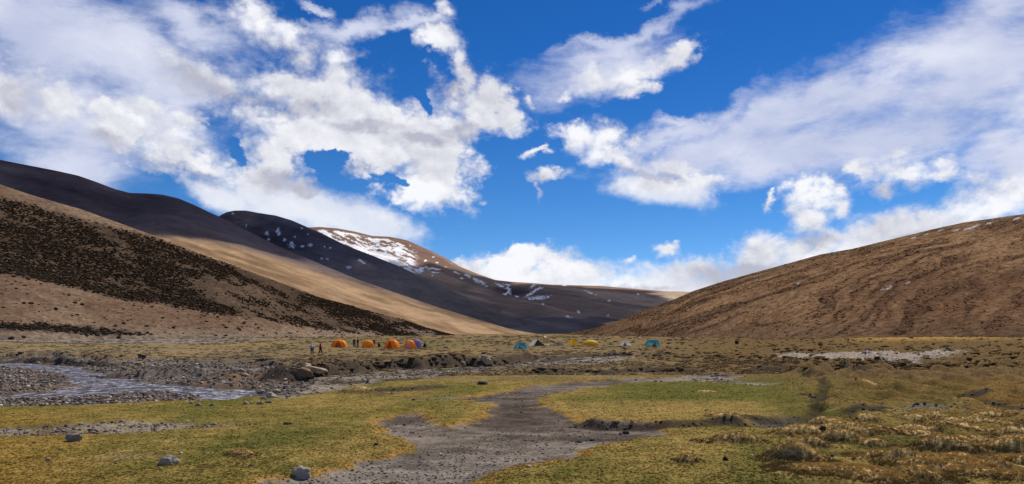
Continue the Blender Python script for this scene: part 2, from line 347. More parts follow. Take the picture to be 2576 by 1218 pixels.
    if want == 'z': return z
    return dict(z=z, basin=mb, path=mp, grav=mg, water=mw * mb, face=face, trail=mt, trail2=mt2, pit=mpit, hum=hum, mead=mead, tus=tus, hn=hn, n1=n1, n2=n2, n3=n3, u=u, pool=mpool)
def GP(px, py):
    """point on the real relief seen at photo grid px, py"""
    u = (px - CX) / F; j = int(np.clip(np.searchsorted(uc, u), 1, nc - 1)); f = (u - uc[j - 1]) / (uc[j] - uc[j - 1])
    z = GZ[:, j - 1] * (1 - f) + GZ[:, j] * f; p = HY + F * (CZ - z) / dr
    i = int(np.argmax(p <= py)); return Vector((u * dr[i], dr[i], z[i]))

def proj(x, y, z): return CX + F * x / y, HY + F * (CZ - z) / y

# ------------------------------------------------------------------ mesh helpers
def mesh_np(name, co, faces, mat, smooth=True, attrs=None):
    me = bpy.data.meshes.new(name); nv = len(co); nf, k = faces.shape
    me.vertices.add(nv); me.vertices.foreach_set('co', np.ascontiguousarray(co, np.float32).ravel())
    me.loops.add(nf * k); me.loops.foreach_set('vertex_index', faces.astype(np.int32).ravel())
    me.polygons.add(nf); me.polygons.foreach_set('loop_start', np.arange(0, nf * k, k, dtype=np.int32)); me.polygons.foreach_set('loop_total', np.full(nf, k, np.int32))
    if smooth: me.polygons.foreach_set('use_smooth', np.ones(nf, bool))
    for an, arr in (attrs or {}).items():
        if arr.ndim == 2:
            a = me.attributes.new(an, 'FLOAT_COLOR', 'POINT'); a.data.foreach_set('color', np.c_[arr, np.ones(len(arr))].astype(np.float32).ravel())
        else:
            a = me.attributes.new(an, 'FLOAT', 'POINT'); a.data.foreach_set('value', arr.astype(np.float32))
    me.update(calc_edges=True)
    if mat: me.materials.append(mat)
    return me
def grid_faces(r, c):
    i = np.arange((r - 1) * c).reshape(r - 1, c)[:, :-1].ravel()
    return np.c_[i, i + 1, i + c + 1, i + c]
def add(name, me, parent=None, **props):
    o = bpy.data.objects.new(name, me); COL.objects.link(o)
    if parent: o.parent = parent
    for k, v in props.items(): o[k] = v
    return o

# ------------------------------------------------------------------ materials
def principled(name, rough=.9, spec=.0):
    m = bpy.data.materials.new(name); m.use_nodes = True; N = NT(m.node_tree); b = N.n['Principled BSDF']
    b.inputs['Roughness'].default_value = rough; b.inputs['Specular IOR Level'].default_value = spec
    return m, N, b
def terrain_mat(name, scale, amt, bump, dist, speck=None):
    m, N, b = principled(name)
    at = N.new('ShaderNodeAttribute', attribute_name='col').outputs['Color']
    pos = N.new('ShaderNodeNewGeometry').outputs['Position']
    n = N.noise(pos, scale, 6, .65); n2 = N.noise(pos, scale * 6.3, 4, .65)
    k = N.m('ADD', N.m('MULTIPLY', N.m('SUBTRACT', n, .5), amt), N.m('MULTIPLY', N.m('SUBTRACT', n2, .5), amt * 1.1))
    k = N.m('MAXIMUM', N.m('ADD', 1.0, k), .25)
    c = N.v('SCALE', at, None, k)
    if speck:
        vo = N.new('ShaderNodeTexVoronoi'); N.put(vo.inputs['Vector'], pos); vo.inputs['Scale'].default_value = speck
        cv = N.sep(vo.outputs['Color'])[0]
        c = N.v('SCALE', c, None, N.ramp(cv, 0, 1, .72, 1.28, smooth=False))
    N.put(b.inputs['Base Color'], c)
    bp = N.new('ShaderNodeBump'); bp.inputs['Strength'].default_value = bump; bp.inputs['Distance'].default_value = dist
    N.put(bp.inputs['Height'], N.m('ADD', n, N.m('MULTIPLY', n2, .6))); N.put(b.inputs['Normal'], bp.outputs[0])
    return m
def plain(name, col, rough=.8, var=.25, scale=8, bump=.2, spec=.2, dist=.01):
    m, N, b = principled(name, rough, spec)
    tc = N.new('ShaderNodeTexCoord').outputs['Object']; n = N.noise(tc, scale, 5, .6)
    c = N.mix(N.ramp(n, .3, .7), tuple(x * (1 - var) for x in col) + (1,), tuple(min(1, x * (1 + var)) for x in col) + (1,)); N.put(b.inputs['Base Color'], c)
    if bump:
        bp = N.new('ShaderNodeBump'); bp.inputs['Strength'].default_value = bump; bp.inputs['Distance'].default_value = dist
        N.put(bp.inputs['Height'], n); N.put(b.inputs['Normal'], bp.outputs[0])
    return m
def inst_mat(name, rough=.9, trans=0.0):
    if trans:
        m, N, b = principled(name, rough, .0); at = N.new('ShaderNodeAttribute', attribute_name='tint', attribute_type='INSTANCER').outputs['Color']; N.put(b.inputs['Base Color'], at)
        tr = N.new('ShaderNodeBsdfTranslucent'); N.put(tr.inputs[0], at); mx = N.new('ShaderNodeMixShader'); mx.inputs[0].default_value = trans
        N.l.new(b.outputs[0], mx.inputs[1]); N.l.new(tr.outputs[0], mx.inputs[2]); N.l.new(mx.outputs[0], N.n['Material Output'].inputs[0]); return m
    m, N, b = principled(name, rough, .0)
    at = N.new('ShaderNodeAttribute', attribute_name='tint', attribute_type='INSTANCER').outputs['Color']
    N.put(b.inputs['Base Color'], at)
    return m
def lerp(a, b, t): return a + (b - a) * t[:, None]
def C(*v): return np.array(v, float)[None, :]

# ------------------------------------------------------------------ valley floor
GREEN, OLIVE, GOLD, RUST, DRY = C(.062,.070,.019), C(.125,.102,.030), C(.205,.145,.050), C(.105,.055,.020), C(.165,.115,.055)
GREY, SOIL, DARK, PALE, BROWN = C(.135,.116,.098), C(.058,.048,.040), C(.020,.017,.014), C(.30,.27,.24), C(.125,.085,.055)
def ground_color(x, y, g):
    n = len(x); u = g['u']; px, py = proj(x, np.maximum(y, 1), g['z'])
    f1 = fbm(x * .5, y * .25, 4, 61); f2 = fbm(x * 3.1, y * 3.1, 3, 62); f3 = fbm(x * .10, y * .035, 4, 63); f4 = fbm(x * 9, y * 9, 2, 64)
    c = np.repeat(OLIVE, n, 0)
    c = lerp(c, GOLD, sm(f1 + .5 * f2, -.15, .75) * .75)
    c = lerp(c, GREEN, sm(f1 + .3 * f2, .05, -.6) * .7)
    # left part of the near turf is yellower towards the edge of the frame
    c = lerp(c, C(.19,.115,.026), sm(px, 420, -60) * sm(py, 1000, 1080) * .6)
    # greener wet meadow right of the centre
    gm = sm(px, 1450, 1600) * sm(px, 2330, 2150) * sm(py, 935, 955) * sm(py, 1056, 1020)
    c = lerp(c, GREEN, np.clip(gm * (.75 + .4 * f1), 0, 1) * .85)
    g2 = sm(px, 1780, 1900) * sm(px, 2060, 1950) * sm(py, 1085, 1140); c = lerp(c, GREEN, np.clip(g2 * (.9 + f2 * .3), 0, 1) * .75)
    # golden rim of the tongue of turf between path and meadow
    gm2 = sm(px, 1330, 1400) * sm(px, 2000, 1850) * sm(py, 1000, 1015) * sm(py, 1056, 1040); c = lerp(c, GOLD, np.clip(gm2 * (.75 + .5 * f1), 0, 1))
    # rusty tussock meadow
    rm = sm(px, 1950, 2250) * sm(py, 1060, 980); rm = np.maximum(rm, sm(px, 2300, 2500) * sm(py, 1090, 1000))
    c = lerp(c, C(.072,.051,.019), np.clip(rm * (.9 + .35 * f1), 0, 1)); c = lerp(c, RUST, np.clip(rm * sm(px, 2350, 2560) * .8, 0, 1))
    tn = np.clip(g['tus'] / .14, 0, 1) * g['mead']; c = lerp(c, C(.160,.108,.040), tn * .6)
    c = lerp(c, C(.045,.042,.014), g['mead'] * sm(g['tus'], .05, .0) * .7 * sm(py, 930, 960))  # crests lightened as if lit, hollows darkened: relief light put into colour
    # middle distance: dry olive/brown bands
    md = sm(py, 968, 935)
    band = np.clip(.5 + 1.1 * f3 + .4 * f1, 0, 1)
    mc = lerp(np.repeat(C(.125,.095,.055), n, 0), C(.170,.122,.060), band); mc = lerp(mc, C(.095,.085,.040), sm(fbm(x * .05, y * .02, 3, 66), 0, .6) * .7)
    mc = lerp(mc, C(.102,.067,.031), sm(px, 1500, 1900) * .8)
    mc = lerp(mc, C(.20,.165,.13), sm(px, 1000, 300) * sm(py, 900, 866) * .45)
    mc = lerp(mc, C(.095,.082,.062), sm(px, 300, 480) * sm(px, 800, 650) * sm(py, 893, 908) * .8)
    gb = np.exp(-((py - 869) / 7) ** 2) * sm(px, 950, 600); mc = lerp(mc, C(.17,.125,.045), gb * .6)
    gb = np.exp(-((py - 852 + (px - 2200) * .02) / 7) ** 2) * sm(px, 2050, 2250); mc = lerp(mc, C(.30,.19,.055), gb * .7)
    c = lerp(c, mc, md)
    # hummock tops golden, sides brown
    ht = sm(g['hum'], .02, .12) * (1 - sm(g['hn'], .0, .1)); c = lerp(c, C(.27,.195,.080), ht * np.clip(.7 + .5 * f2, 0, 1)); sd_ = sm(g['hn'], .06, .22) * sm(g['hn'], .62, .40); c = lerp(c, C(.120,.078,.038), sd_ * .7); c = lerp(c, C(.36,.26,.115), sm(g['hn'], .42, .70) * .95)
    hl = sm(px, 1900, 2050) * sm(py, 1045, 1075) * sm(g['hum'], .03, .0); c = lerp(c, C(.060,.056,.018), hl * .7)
    # bare ground
    pg = lerp(np.repeat(GREY, n, 0), SOIL, sm(fbm(x * .55, y * .75, 5, 70, .62), -.22, .30) * .9)
    dk = np.exp(-((px - 1300) / 90) ** 2 - ((py - 1045) / 40) ** 2); pg = lerp(pg, C(.058,.047,.040), np.clip(dk * 1.1, 0, 1))
    pg = lerp(pg, C(.16,.148,.135), sm(py, 1110, 1200) * .35)
    c = lerp(c, C(.225,.130,.035), sm(g['path'], .02, .4) * sm(g['path'], .9, .4) * .8)     # dry rim of the turf
    pg = pg * (1 + .5 * fbm(x * 1.7, y * 2.3, 4, 74, .65))[:, None]; c = lerp(c, pg, sm(g['path'], .35, .75))
    gr = lerp(np.repeat(C(.19,.165,.14), n, 0), SOIL * 1.2, sm(fbm(x * 1.3, y * .9, 4, 71), -.1, .5))
    gr = lerp(gr, C(.27,.235,.205), sm(px, 1850, 2000) * sm(py, 940, 925) * .8)
    c = lerp(c, gr, np.clip(g['grav'] * (.85 + .4 * f2), 0, 1) * sm(py, 836, 842))
    bs = lerp(np.repeat(C(.13,.112,.096), n, 0), C(.045,.038,.033), sm(f2 + .5 * f1, -.2, .5)); bs = lerp(bs, C(.15,.095,.05), sm(fbm(x * .5, y * .2, 3, 72), .25, .6) * .7)
    c = lerp(c, bs, g['basin']); c = lerp(c, C(.05,.042,.036), g['water'])
    c = lerp(c, C(.060,.055,.050), np.clip(g['pit'] * 1.1, 0, 1))
    c = lerp(c, C(.040,.036,.020), g['trail'] * .85); c = lerp(c, C(.05,.042,.03), g['trail2'] * .5)
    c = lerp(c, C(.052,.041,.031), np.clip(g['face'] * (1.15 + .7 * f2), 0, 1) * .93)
    c = lerp(c, C(.12,.12,.13), g['pool'] * .7)
    return np.clip(1.18 * c * (1 + (.22 * f4 + .18 * f2) * (1 - .85 * sm(g['hn'], .02, .15)))[:, None], .004, .8)
M_ground = terrain_mat('valley_ground', 3.0, .7, .8, .03, speck=26)
nr, nc = 760, 1120
dr = np.exp(np.linspace(math.log(4.2), math.log(620), nr)); uc = np.linspace(-.98, .98, nc)
D, U = np.meshgrid(dr, uc, indexing='ij'); X = (U * D).ravel(); Y = D.ravel()
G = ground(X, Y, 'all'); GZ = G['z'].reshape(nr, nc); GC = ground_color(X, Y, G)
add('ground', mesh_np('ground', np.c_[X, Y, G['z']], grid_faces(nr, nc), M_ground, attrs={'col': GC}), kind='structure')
# the same turf goes on beside and behind the camera
ax, ay = np.meshgrid(np.linspace(-260, 260, 400), np.linspace(-160, 190, 280), indexing='ij'); axf, ayf = ax.ravel(), ay.ravel()
ap = np.maximum(ayf, .5); AG = ground(axf, ap, 'all'); kf = sm(ayf, 1.0, 4.5)
az_ = (AG['z'] - .03) * kf + (-.10 + .08 * fbm(axf * .2, ayf * .2, 3, 2)) * (1 - kf) - .9 * (ayf > 7.0) * (np.abs(axf) < ayf * .98 - 3.4)
ac = lerp(np.repeat(OLIVE, len(axf), 0), GOLD, sm(fbm(axf * .3, ayf * .3, 3, 4), -.2, .6) * .6) * 1.15
ac = ac * (1 - kf[:, None]) + ground_color(axf, ap, AG) * kf[:, None]
add('meadow', mesh_np('meadow', np.c_[axf, ayf, az_], grid_faces(400, 280)[:, ::-1], M_ground, attrs={'col': ac}), kind='structure')
bx, by = np.meshgrid(np.linspace(-30000, 30000, 41), np.linspace(-30000, 30000, 41), indexing='ij')
add('plain', mesh_np('plain', np.c_[bx.ravel(), by.ravel(), np.full(bx.size, -6.0)], grid_faces(41, 41)[:, ::-1], terrain_mat('plain_ground', .02, .8, .3, .5), attrs={'col': np.repeat(C(.12,.09,.06), bx.size, 0)}), kind='structure')
# stream water
m, N, b = principled('stream_water', .07, .5); b.inputs['Base Color'].default_value = (.035, .035, .04, 1); b.inputs['IOR'].default_value = 1.33
pos = N.new('ShaderNodeNewGeometry').outputs['Position']; sc = N.v('MULTIPLY', pos, (1.0, .7, 1)); wn = N.noise(sc, 4.0, 5, .7, dist=.6)
bp = N.new('ShaderNodeBump'); bp.inputs['Strength'].default_value = .9; bp.inputs['Distance'].default_value = .16; N.put(bp.inputs['Height'], wn); N.put(b.inputs['Normal'], bp.outputs[0])
pale_ripple = N.ramp(N.noise(sc, 2.6, 8, .8), .47, .62); N.put(b.inputs['Base Color'], N.mix(pale_ripple, (.035, .035, .04, 1), (.42, .42, .52, 1))); N.put(b.inputs['Roughness'], N.ramp(pale_ripple, 0, 1, .06, .6))  # noise ripples, paler, bluer and rougher than the rest of the water
M_water = m
wx_, wy_ = np.meshgrid(np.linspace(-62, -7, 120), np.linspace(15, 85, 150), indexing='ij')
wz = ZWAT + .006 * fbm(wx_.ravel() * 2, wy_.ravel() * 2, 3, 90)
add('stream', mesh_np('stream', np.c_[wx_.ravel(), wy_.ravel(), wz], grid_faces(120, 150)[:, ::-1], M_water), kind='structure')
# only the faces above the river basin are kept
_me = bpy.data.objects['stream'].data; _bm = bmesh.new(); _bm.from_mesh(_me); _bm.faces.ensure_lookup_table()
_cx = np.array([f.calc_center_median()[:2] for f in _bm.faces]); _in = sdist(_cx[:, 0], _cx[:, 1], BASIN) > -.1
bmesh.ops.delete(_bm, geom=[f for f, k in zip(list(_bm.faces), _in) if not k], context='FACES'); _bm.to_mesh(_me); _bm.free()

# ------------------------------------------------------------------ hills
HILL = {}
def hill(name, crest, dcrest, foot, dfoot, x0, x1, ncol, nrow, colf, mat, power=1.15, rough=(.0, 60), gul=None, back=.55, seed=0):
    px = np.linspace(x0, x1, ncol); cy = np.interp(px, *zip(*crest)); dc = np.interp(px, *zip(*dcrest)); fy = np.interp(px, *zip(*foot)); df = np.interp(px, *zip(*dfoot))
    k = np.hanning(9); k /= k.sum(); sm_ = lambda a, n=9: np.convolve(np.pad(a, n // 2, 'edge'), np.hanning(n + 2)[1:-1] / np.hanning(n + 2)[1:-1].sum(), 'valid')
    cy = sm_(cy, 7); dc = sm_(dc, 61); df = sm_(df, 61); fy = sm_(fy, 31)
    nb = nrow // 5; t = np.r_[np.linspace(-.08, 1, nrow - nb), 1 + np.linspace(0, 1, nb + 1)[1:] ** 1.5 * back]
    T, PX = np.meshgrid(t, px, indexing='ij'); DC = dc[None, :]; DF = df[None, :]
    d = DF + (DC - DF) * T; u = (PX - CX) / F
    zc = CZ + (HY - cy)[None, :] * DC / F; zf = CZ + (HY - fy)[None, :] * DF / F
    g = np.where(T <= 1, np.sign(T) * np.abs(np.clip(T, -1, 1)) ** power, 1 - ((T - 1) / back) ** 1.6 * 1.1 - (T - 1) * .1)
    z = zf + (zc - zf) * g - 6 * np.clip(-T / .08, 0, 1)
    x = u * d; y = d + 0 * x
    amp, wl = rough
    if amp: z = z + amp * fbm(x / wl + seed, y / wl, 5, 100 + seed) * np.clip(T * 2.5, 0, 1) * np.where(T < 1, np.clip((1 - T) * 3, .06, 1), .06)
    if gul: z = z + gul(x, y, z, T)
    cx_, cy_ = proj(x, y, z)
    col = colf(x.ravel(), y.ravel(), z.ravel(), cx_.ravel(), cy_.ravel(), T.ravel())
    add(name, mesh_np(name, np.c_[x.ravel(), y.ravel(), z.ravel()], grid_faces(nrow + (len(t) - nrow), ncol), mat, attrs={'col': np.clip(col, .003, .9)}), kind='structure')
    HILL[name] = (px, t, x, y, z, cx_, cy_)

# near left hill with scrub
A_cr = [(-900,180),(-400,330),(0,464),(81,491),(204,527),(326,571),(391,594),(489,634),(570,662),(652,691),(733,722),(800,748),(892,772),(954,790),(1003,801),(1069,824),(1120,838),(1170,848),(1300,856)]
scrub_lo = ([-900,0,100,200,330,400,520,640,760,880,1000,1170], [560,688,705,728,758,765,785,802,822,838,846,849])
scrub_hi = ([-900,0,120,260,400,520,700,1170], [260,494,527,565,602,646,706,846])
def A_col(x, y, z, px, py, T):
    n = len(x); f = fbm(x * .03, y * .03, 5, 5); s = fbm((z + .45 * x) * .10, x * .012, 4, 6)
    c = lerp(np.repeat(C(.180,.124,.084), n, 0), C(.130,.084,.057), sm(f, -.3, .5)); c = lerp(c, C(.24,.18,.125), sm(s, 0, .6) * .5)
    lo = np.interp(px, *scrub_lo); hi = np.interp(px, *scrub_hi); inn = sm(py, lo + 6, lo - 10) * sm(py, hi - 8, hi + 10)
    c = lerp(c, C(.058,.040,.029), np.clip(inn * (.8 + .3 * f), 0, 1)); c = lerp(c, C(.19,.155,.12), sm(py, 815, 845) * .5)
    lowd = sm(px, 420, 250) * np.exp(-((py - np.interp(px, [0, 120, 260], [822, 826, 836])) / 9) ** 2); c = lerp(c, C(.045,.034,.03), np.clip(lowd * 1.1, 0, 1))
    return c * (1 + .35 * fbm(x * .5, y * .5, 3, 8))[:, None]
M_hnear = terrain_mat('near_slope', .55, .9, .9, .25, speck=.9)
hill('scrub_hillside', A_cr, [(-900,430),(0,392),(570,400),(1069,472),(1300,560)], [(-900,842),(0,842),(600,846),(1160,850),(1300,860)], [(-900,215),(0,225),(600,290),(1069,430),(1160,480),(1300,540)], -900, 1240, 900, 190, A_col, M_hnear, 1.12, (3.0, 45), None, seed=1)
# right hill
E_cr = [(1200,862),(1330,850),(1400,843),(1480,829),(1543,811),(1623,780),(1703,750),(1743,732),(1824,706),(1944,673),(2064,640),(2144,626),(2225,606),(2345,577),(2425,560),(2505,549),(2576,539),(3000,470),(3600,400)]
def streakE(x, z, y): w = z - .34 * x + 5 * fbm(x * .02, y * .02, 3, 3); return 1.15 * fbm(w * 1.0, (x + .3 * z) * .045, 5, 9, .66) + .28 * fbm(w * .13, (x + .3 * z) * .012, 3, 10, .55)
def E_gul(x, y, z, T): return (-.25 * streakE(x, z, y) + .35 * fbm(x * .25, y * .25, 3, 14)) * np.clip(T * 3, 0, 1) * np.where(T < 1, np.clip((1 - T) * 6, .1, 1), .1)
def E_col(x, y, z, px, py, T):
    n = len(x); f = fbm(x * .02, y * .02, 4, 15); s = streakE(x, z, y); s2 = fbm((z - .36 * x) * .5, x * .05, 3, 16)
    c = lerp(np.repeat(C(.200,.118,.065), n, 0), C(.118,.070,.042), sm(s + .5 * s2, -.05, .45)); c = lerp(c, C(.255,.158,.085), sm(s + .3 * f, -.08, -.42) * .85)
    c = lerp(c, C(.25,.145,.070), sm(px, 1750, 1480) * .55); c = lerp(c, C(.17,.11,.065), sm(py - np.interp(px, *zip(*E_cr)), 26, 2) * .5)
    dk = sm(px, 1900, 2400) * sm(py, 620, 740); c = lerp(c, C(.070,.038,.024), dk * .5)
    c = lerp(c, C(.095,.062,.042), sm(py, 790, 845) * .6)
    for sx, sy, rx, ry in [(2235,724,13,3.2),(2218,729,6,2.5),(2285,711,5,1.5),(2150,620,10,2),(2445,572,20,3),(2405,579,10,2),(2490,562,12,2.2),(2560,549,14,2.2),(2365,580,7,2),(2010,713,6,2),(2330,590,8,1.5),(2300,598,7,1.2)]:
        r = np.hypot(((px - sx) - (py - sy) * .3) / rx, ((py - sy) + (px - sx) * .32) / ry) + .9 * fbm(px * .12, py * .25, 3, 18); c = lerp(c, C(.50,.50,.54), sm(r, 1.2, .5) * .8)
    return c * (1 + .35 * fbm(x * .6, y * .6, 3, 17))[:, None]
hill('right_hillside', E_cr, [(1200,700),(1380,640),(1500,470),(1700,385),(2000,345),(2576,370),(3600,400)], [(1200,868),(1380,852),(1500,850),(2000,852),(2200,852),(2311,849),(2576,842),(3600,830)], [(1200,640),(1380,560),(1500,410),(1700,300),(2000,225),(2576,185),(3600,170)], 1250, 3500, 1000, 260, E_col, M_hnear, 1.05, (3.0, 60), E_gul, seed=2)
# far ridge and flank below; cloud shade and sunlight partly in their colours
M_hfar = terrain_mat('far_slope', .10, .8, .8, 1.2)
C_cr = [(-1400,260),(-500,330),(0,402),(81,418),(143,430),(196,442),(244,459),(285,475),(326,486),(367,487),(407,490),(448,499),(489,516),(530,536),(554,546),(620,580),(700,620),(800,662),(900,703),(1000,738),(1100,772),(1200,803),(1290,829),(1345,839),(1420,850)]
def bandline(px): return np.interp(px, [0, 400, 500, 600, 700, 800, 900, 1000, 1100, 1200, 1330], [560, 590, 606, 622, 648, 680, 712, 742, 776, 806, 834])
def C_col(x, y, z, px, py, T):
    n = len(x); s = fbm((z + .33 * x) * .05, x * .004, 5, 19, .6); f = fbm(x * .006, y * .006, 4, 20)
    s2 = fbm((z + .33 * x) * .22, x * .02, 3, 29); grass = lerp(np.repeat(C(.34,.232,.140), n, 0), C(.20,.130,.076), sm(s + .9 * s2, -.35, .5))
    rock = lerp(np.repeat(C(.118,.096,.100), n, 0), C(.080,.066,.076), sm(f, -.3, .4))  # ridge rock toned dark violet to carry the cloud shade
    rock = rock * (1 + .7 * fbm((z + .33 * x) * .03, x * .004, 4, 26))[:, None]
    k = sm(py - bandline(px) + 10 * f, -18, 14); c = rock + (grass - rock) * k[:, None]  # colour split on the shadow edge: shaded tone above, sunlit tan below
    return c * (1 + .2 * fbm(x * .05, y * .05, 3, 23))[:, None]
def strC(x, y, z, T): return 9 * fbm((z + .33 * x) * .02, x * .002, 4, 24) * np.clip(T * 2, 0, 1) * np.where(T < 1, np.clip((1 - T) * 3, .05, 1), .05)
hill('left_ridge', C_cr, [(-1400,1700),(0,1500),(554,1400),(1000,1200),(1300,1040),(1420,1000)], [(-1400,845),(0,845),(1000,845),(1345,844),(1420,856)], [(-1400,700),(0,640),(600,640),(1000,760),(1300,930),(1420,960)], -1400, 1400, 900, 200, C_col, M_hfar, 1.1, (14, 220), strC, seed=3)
P_cr = [(100,640),(400,590),(500,560),(545,549),(556,541),(570,534),(591,530),(619,530),(652,536),(693,542),(733,554),(774,572),(815,590),(872,618),(937,643),(1000,668),(1080,705),(1180,752),(1300,805),(1380,836),(1440,850)]
def snowspots(c, px, py, spots, sd, f=.5):
    for sx, sy, rx, ry, rot in spots:
        a = R(rot); ex = (px - sx) * math.cos(a) + (py - sy) * math.sin(a); ey = -(px - sx) * math.sin(a) + (py - sy) * math.cos(a)
        m = (np.abs(px - sx) < rx * 2 + 12) & (np.abs(py - sy) < rx * 2 + 12)
        r = np.hypot(ex[m] / rx, ey[m] / ry) + 2.4 * f * fbm(px[m] * .26, py[m] * .55, 3, sd); t = .85 * sm(r, 1.15, .65)
        c[m] = c[m] + (C(.74,.76,.82) - c[m]) * t[:, None]
    return c
def P_col(x, y, z, px, py, T):
    n = len(x); f = fbm(x * .005, y * .005, 4, 30)
    c = lerp(np.repeat(C(.150,.122,.122), n, 0), C(.105,.087,.094), sm(f, -.3, .4)); c = lerp(c, C(.24,.175,.13), sm(py, 640, 720) * .85)
    c = c * (1 + .6 * fbm((z + .3 * x) * .025, x * .003, 4, 27))[:, None]
    c = snowspots(c, px, py, [(672,588,5,5,0),(675,602,3,3,0),(699,579,4,6,20),(702,588,4,4,0),(715,604,4,3,0),(733,614,6,7,-30),(736,622,4,3,0),(760,620,4,2,-20),(781,616,5,3,-15),(816,620,2,3,0),(586,538,3,2,0),(830,624,3,2,0),(810,650,3,2,0),(824,652,4,2,0),(742,596,2,2,0),(775,589,2,2,0),(760,575,2,2,0),(905,656,6,3,20),(914,662,4,3,0),(878,673,5,3,0),(620,568,2,3,0)], 31)
    return c * (1 + .25 * fbm(x * .04, y * .04, 3, 32))[:, None]
hill('middle_mountain', P_cr, [(100,2300),(554,2200),(1000,2000),(1440,1500)], [(100,845),(1440,856)], [(100,1400),(700,1300),(1100,1200),(1440,1150)], 100, 1430, 700, 150, P_col, M_hfar, 1.15, (22, 300), None, seed=4)
D_cr = [(500,600),(700,575),(773,572),(804,571),(850,575),(892,583),(937,594),(981,596),(1025,605),(1069,625),(1114,645),(1158,671),(1202,689),(1246,704),(1291,709),(1335,711),(1379,715),(1512,720),(1645,731),(1733,735),(1900,745),(2200,760)]
def D_col(x, y, z, px, py, T):
    n = len(x); f = fbm(x * .003, y * .003, 4, 35); s = fbm((z + .35 * x) * .022, x * .0016, 4, 36, .6)
    c = lerp(np.repeat(C(.34,.25,.19), n, 0), C(.17,.13,.11), sm(s + .4 * f, -.3, .4))
    top = sm(py - np.interp(px, *zip(*D_cr)), 70, 30) * sm(px, 1180, 1090); c = lerp(c, C(.205,.132,.105), top)
    c = lerp(c, C(.26,.17,.12), sm(py - np.interp(px, *zip(*D_cr)), 10, 4) * sm(px, 1050, 1110) * .8); c = lerp(c, C(.030,.026,.040), np.exp(-((px - 1290) / 60) ** 2 - ((py - 735) / 14) ** 2) * .8)
    c = lerp(c, C(.045,.055,.035), np.exp(-((px - 1172) / 22) ** 2 - ((py - 722) / 9) ** 2) * .6)
    # snow: streaks following the fall line, dense on the shoulder, thinning downhill
    aa = px * .90 + py * .44; bb = -px * .44 + py * .90
    w1 = fbm(aa * .035, bb * .22, 4, 37, .65); w2 = fbm(px * .10 + 2, py * .28, 3, 38)
    zone = sm(px, 775, 830) * sm(px, 1075, 990) * sm(py - np.interp(px, *zip(*D_cr)), 2, 12)
    dens = np.interp(py - (592 + (px - 830) * .22), [-30, -14, 8, 26, 44, 70, 95], [-.25, .02, .16, .28, .16, -.05, -.45])
    z2 = sm(px, 960, 1010) * sm(px, 1130, 1080) * np.exp(-((py - 680 - (px - 1060) * .1) / 14) ** 2)
    sn = sm(w1 * 1.7 + .7 * w2 + dens * .75, .0, .12) * sm(zone, .1, .5); sn = np.maximum(sn, sm(w2 + .5 * w1 + z2 * .9 - .95, -.12, .05) * sm(z2, .1, .4))
    sn = np.maximum(sn, sm(w2 - .48, 0, .06) * sm(px, 930, 980) * sm(px, 1160, 1100) * sm(py, 640, 650) * sm(py, 700, 670))
    c = c + (C(.78,.80,.84) - c) * sn[:, None]
    c = snowspots(c, px, py, [(953,695,9,3,15),(978,701,9,3,20),(1016,711,7,3,8),(1064,734,6,2,40),(1197,704,8,4,35),(1215,713,12,4,30),(1259,719,12,3,25),(1280,730,4,10,-10),(1272,740,5,3,0),(1340,720,9,3,-35),(1346,731,12,3,-35),(1330,742,12,3,-30),(1355,749,24,4,-6),(1300,746,5,2,0),(1275,716,9,2,10),(1360,725,6,2,-20),(1480,735,10,2,20),(1500,742,4,2,0),(1532,757,4,2,0),(1605,740,3,2,0),(1430,797,7,2,20),(1455,785,4,3,30),(1366,766,3,2,0),(1150,687,8,2,20),(1178,694,8,3,25),(1160,700,5,2,0),(1530,793,3,3,0),(1420,718,8,1.5,5)], 39)
    c = lerp(c, C(.42,.33,.24), sm(px, 1640, 1690) * sm(py, 790, 770))  # sunlit gap past the cloud shade, put into the colour
    return c * (1 + .25 * fbm(x * .02, y * .02, 3, 40))[:, None]
def strD(x, y, z, T): return (22 * fbm((z + .35 * x) * .008, x * .0008, 5, 41, .6) + 7 * fbm((z + .35 * x) * .035, x * .003, 3, 42)) * np.clip(T * 2, 0, 1) * np.where(T < 1, np.clip((1 - T) * 3, .04, 1), .04)
hill('snowy_mountain', D_cr, [(500,3600),(900,3400),(1250,3000),(1700,2600),(2200,2400)], [(500,845),(2200,850)], [(500,1700),(1000,1500),(1400,1150),(2200,1100)], 520, 2100, 1000, 260, D_col, M_hfar, 1.2, (30, 420), strD, seed=5)

# ------------------------------------------------------------------ cloud hulls added above the frame, shaped to shade the far slopes
def shade_cloud(pts, rad, Z=3000.0):
    bm = bmesh.new(); bmesh.ops.create_icosphere(bm, subdivisions=2, radius=1); tv = np.array([v.co for v in bm.verts]); tf = np.array([[v.index for v in f.verts] for f in bm.faces]); bm.free()
    co, fa = [], []
    for (x, y, z), r in zip(pts, rad):
        t = (Z - z) / SV.z; c = np.array((x, y, z)) + np.array(SV) * t
        for k in range(3):
            q = c + np.array((random.uniform(-.5, .5) * r, random.uniform(-.5, .5) * r, random.uniform(-.1, .4) * r)); s = r * random.uniform(.55, .85)
            fa.append(tf + len(tv) * len(co)); co.append(tv * np.array((s, s, s * .55)) + q)
    co = np.concatenate(co); dz = fbm(co[:, 0] / 60, co[:, 1] / 60, 4, 80) * 22; dx = fbm(co[:, 0] / 50 + 9, co[:, 2] / 50, 3, 81) * 22
    co[:, 2] += dz; co[:, 0] += dx; me = mesh_np('shade_cloud', co, np.concatenate(fa), None)
    for p in me.polygons: p.use_smooth = True
    me.materials.append(M_cloud); o = add('shade_cloud', me, kind='structure'); rm = o.modifiers.new('hull', 'REMESH'); rm.mode = 'VOXEL'; rm.voxel_size = 18; rm.use_smooth_shade = True
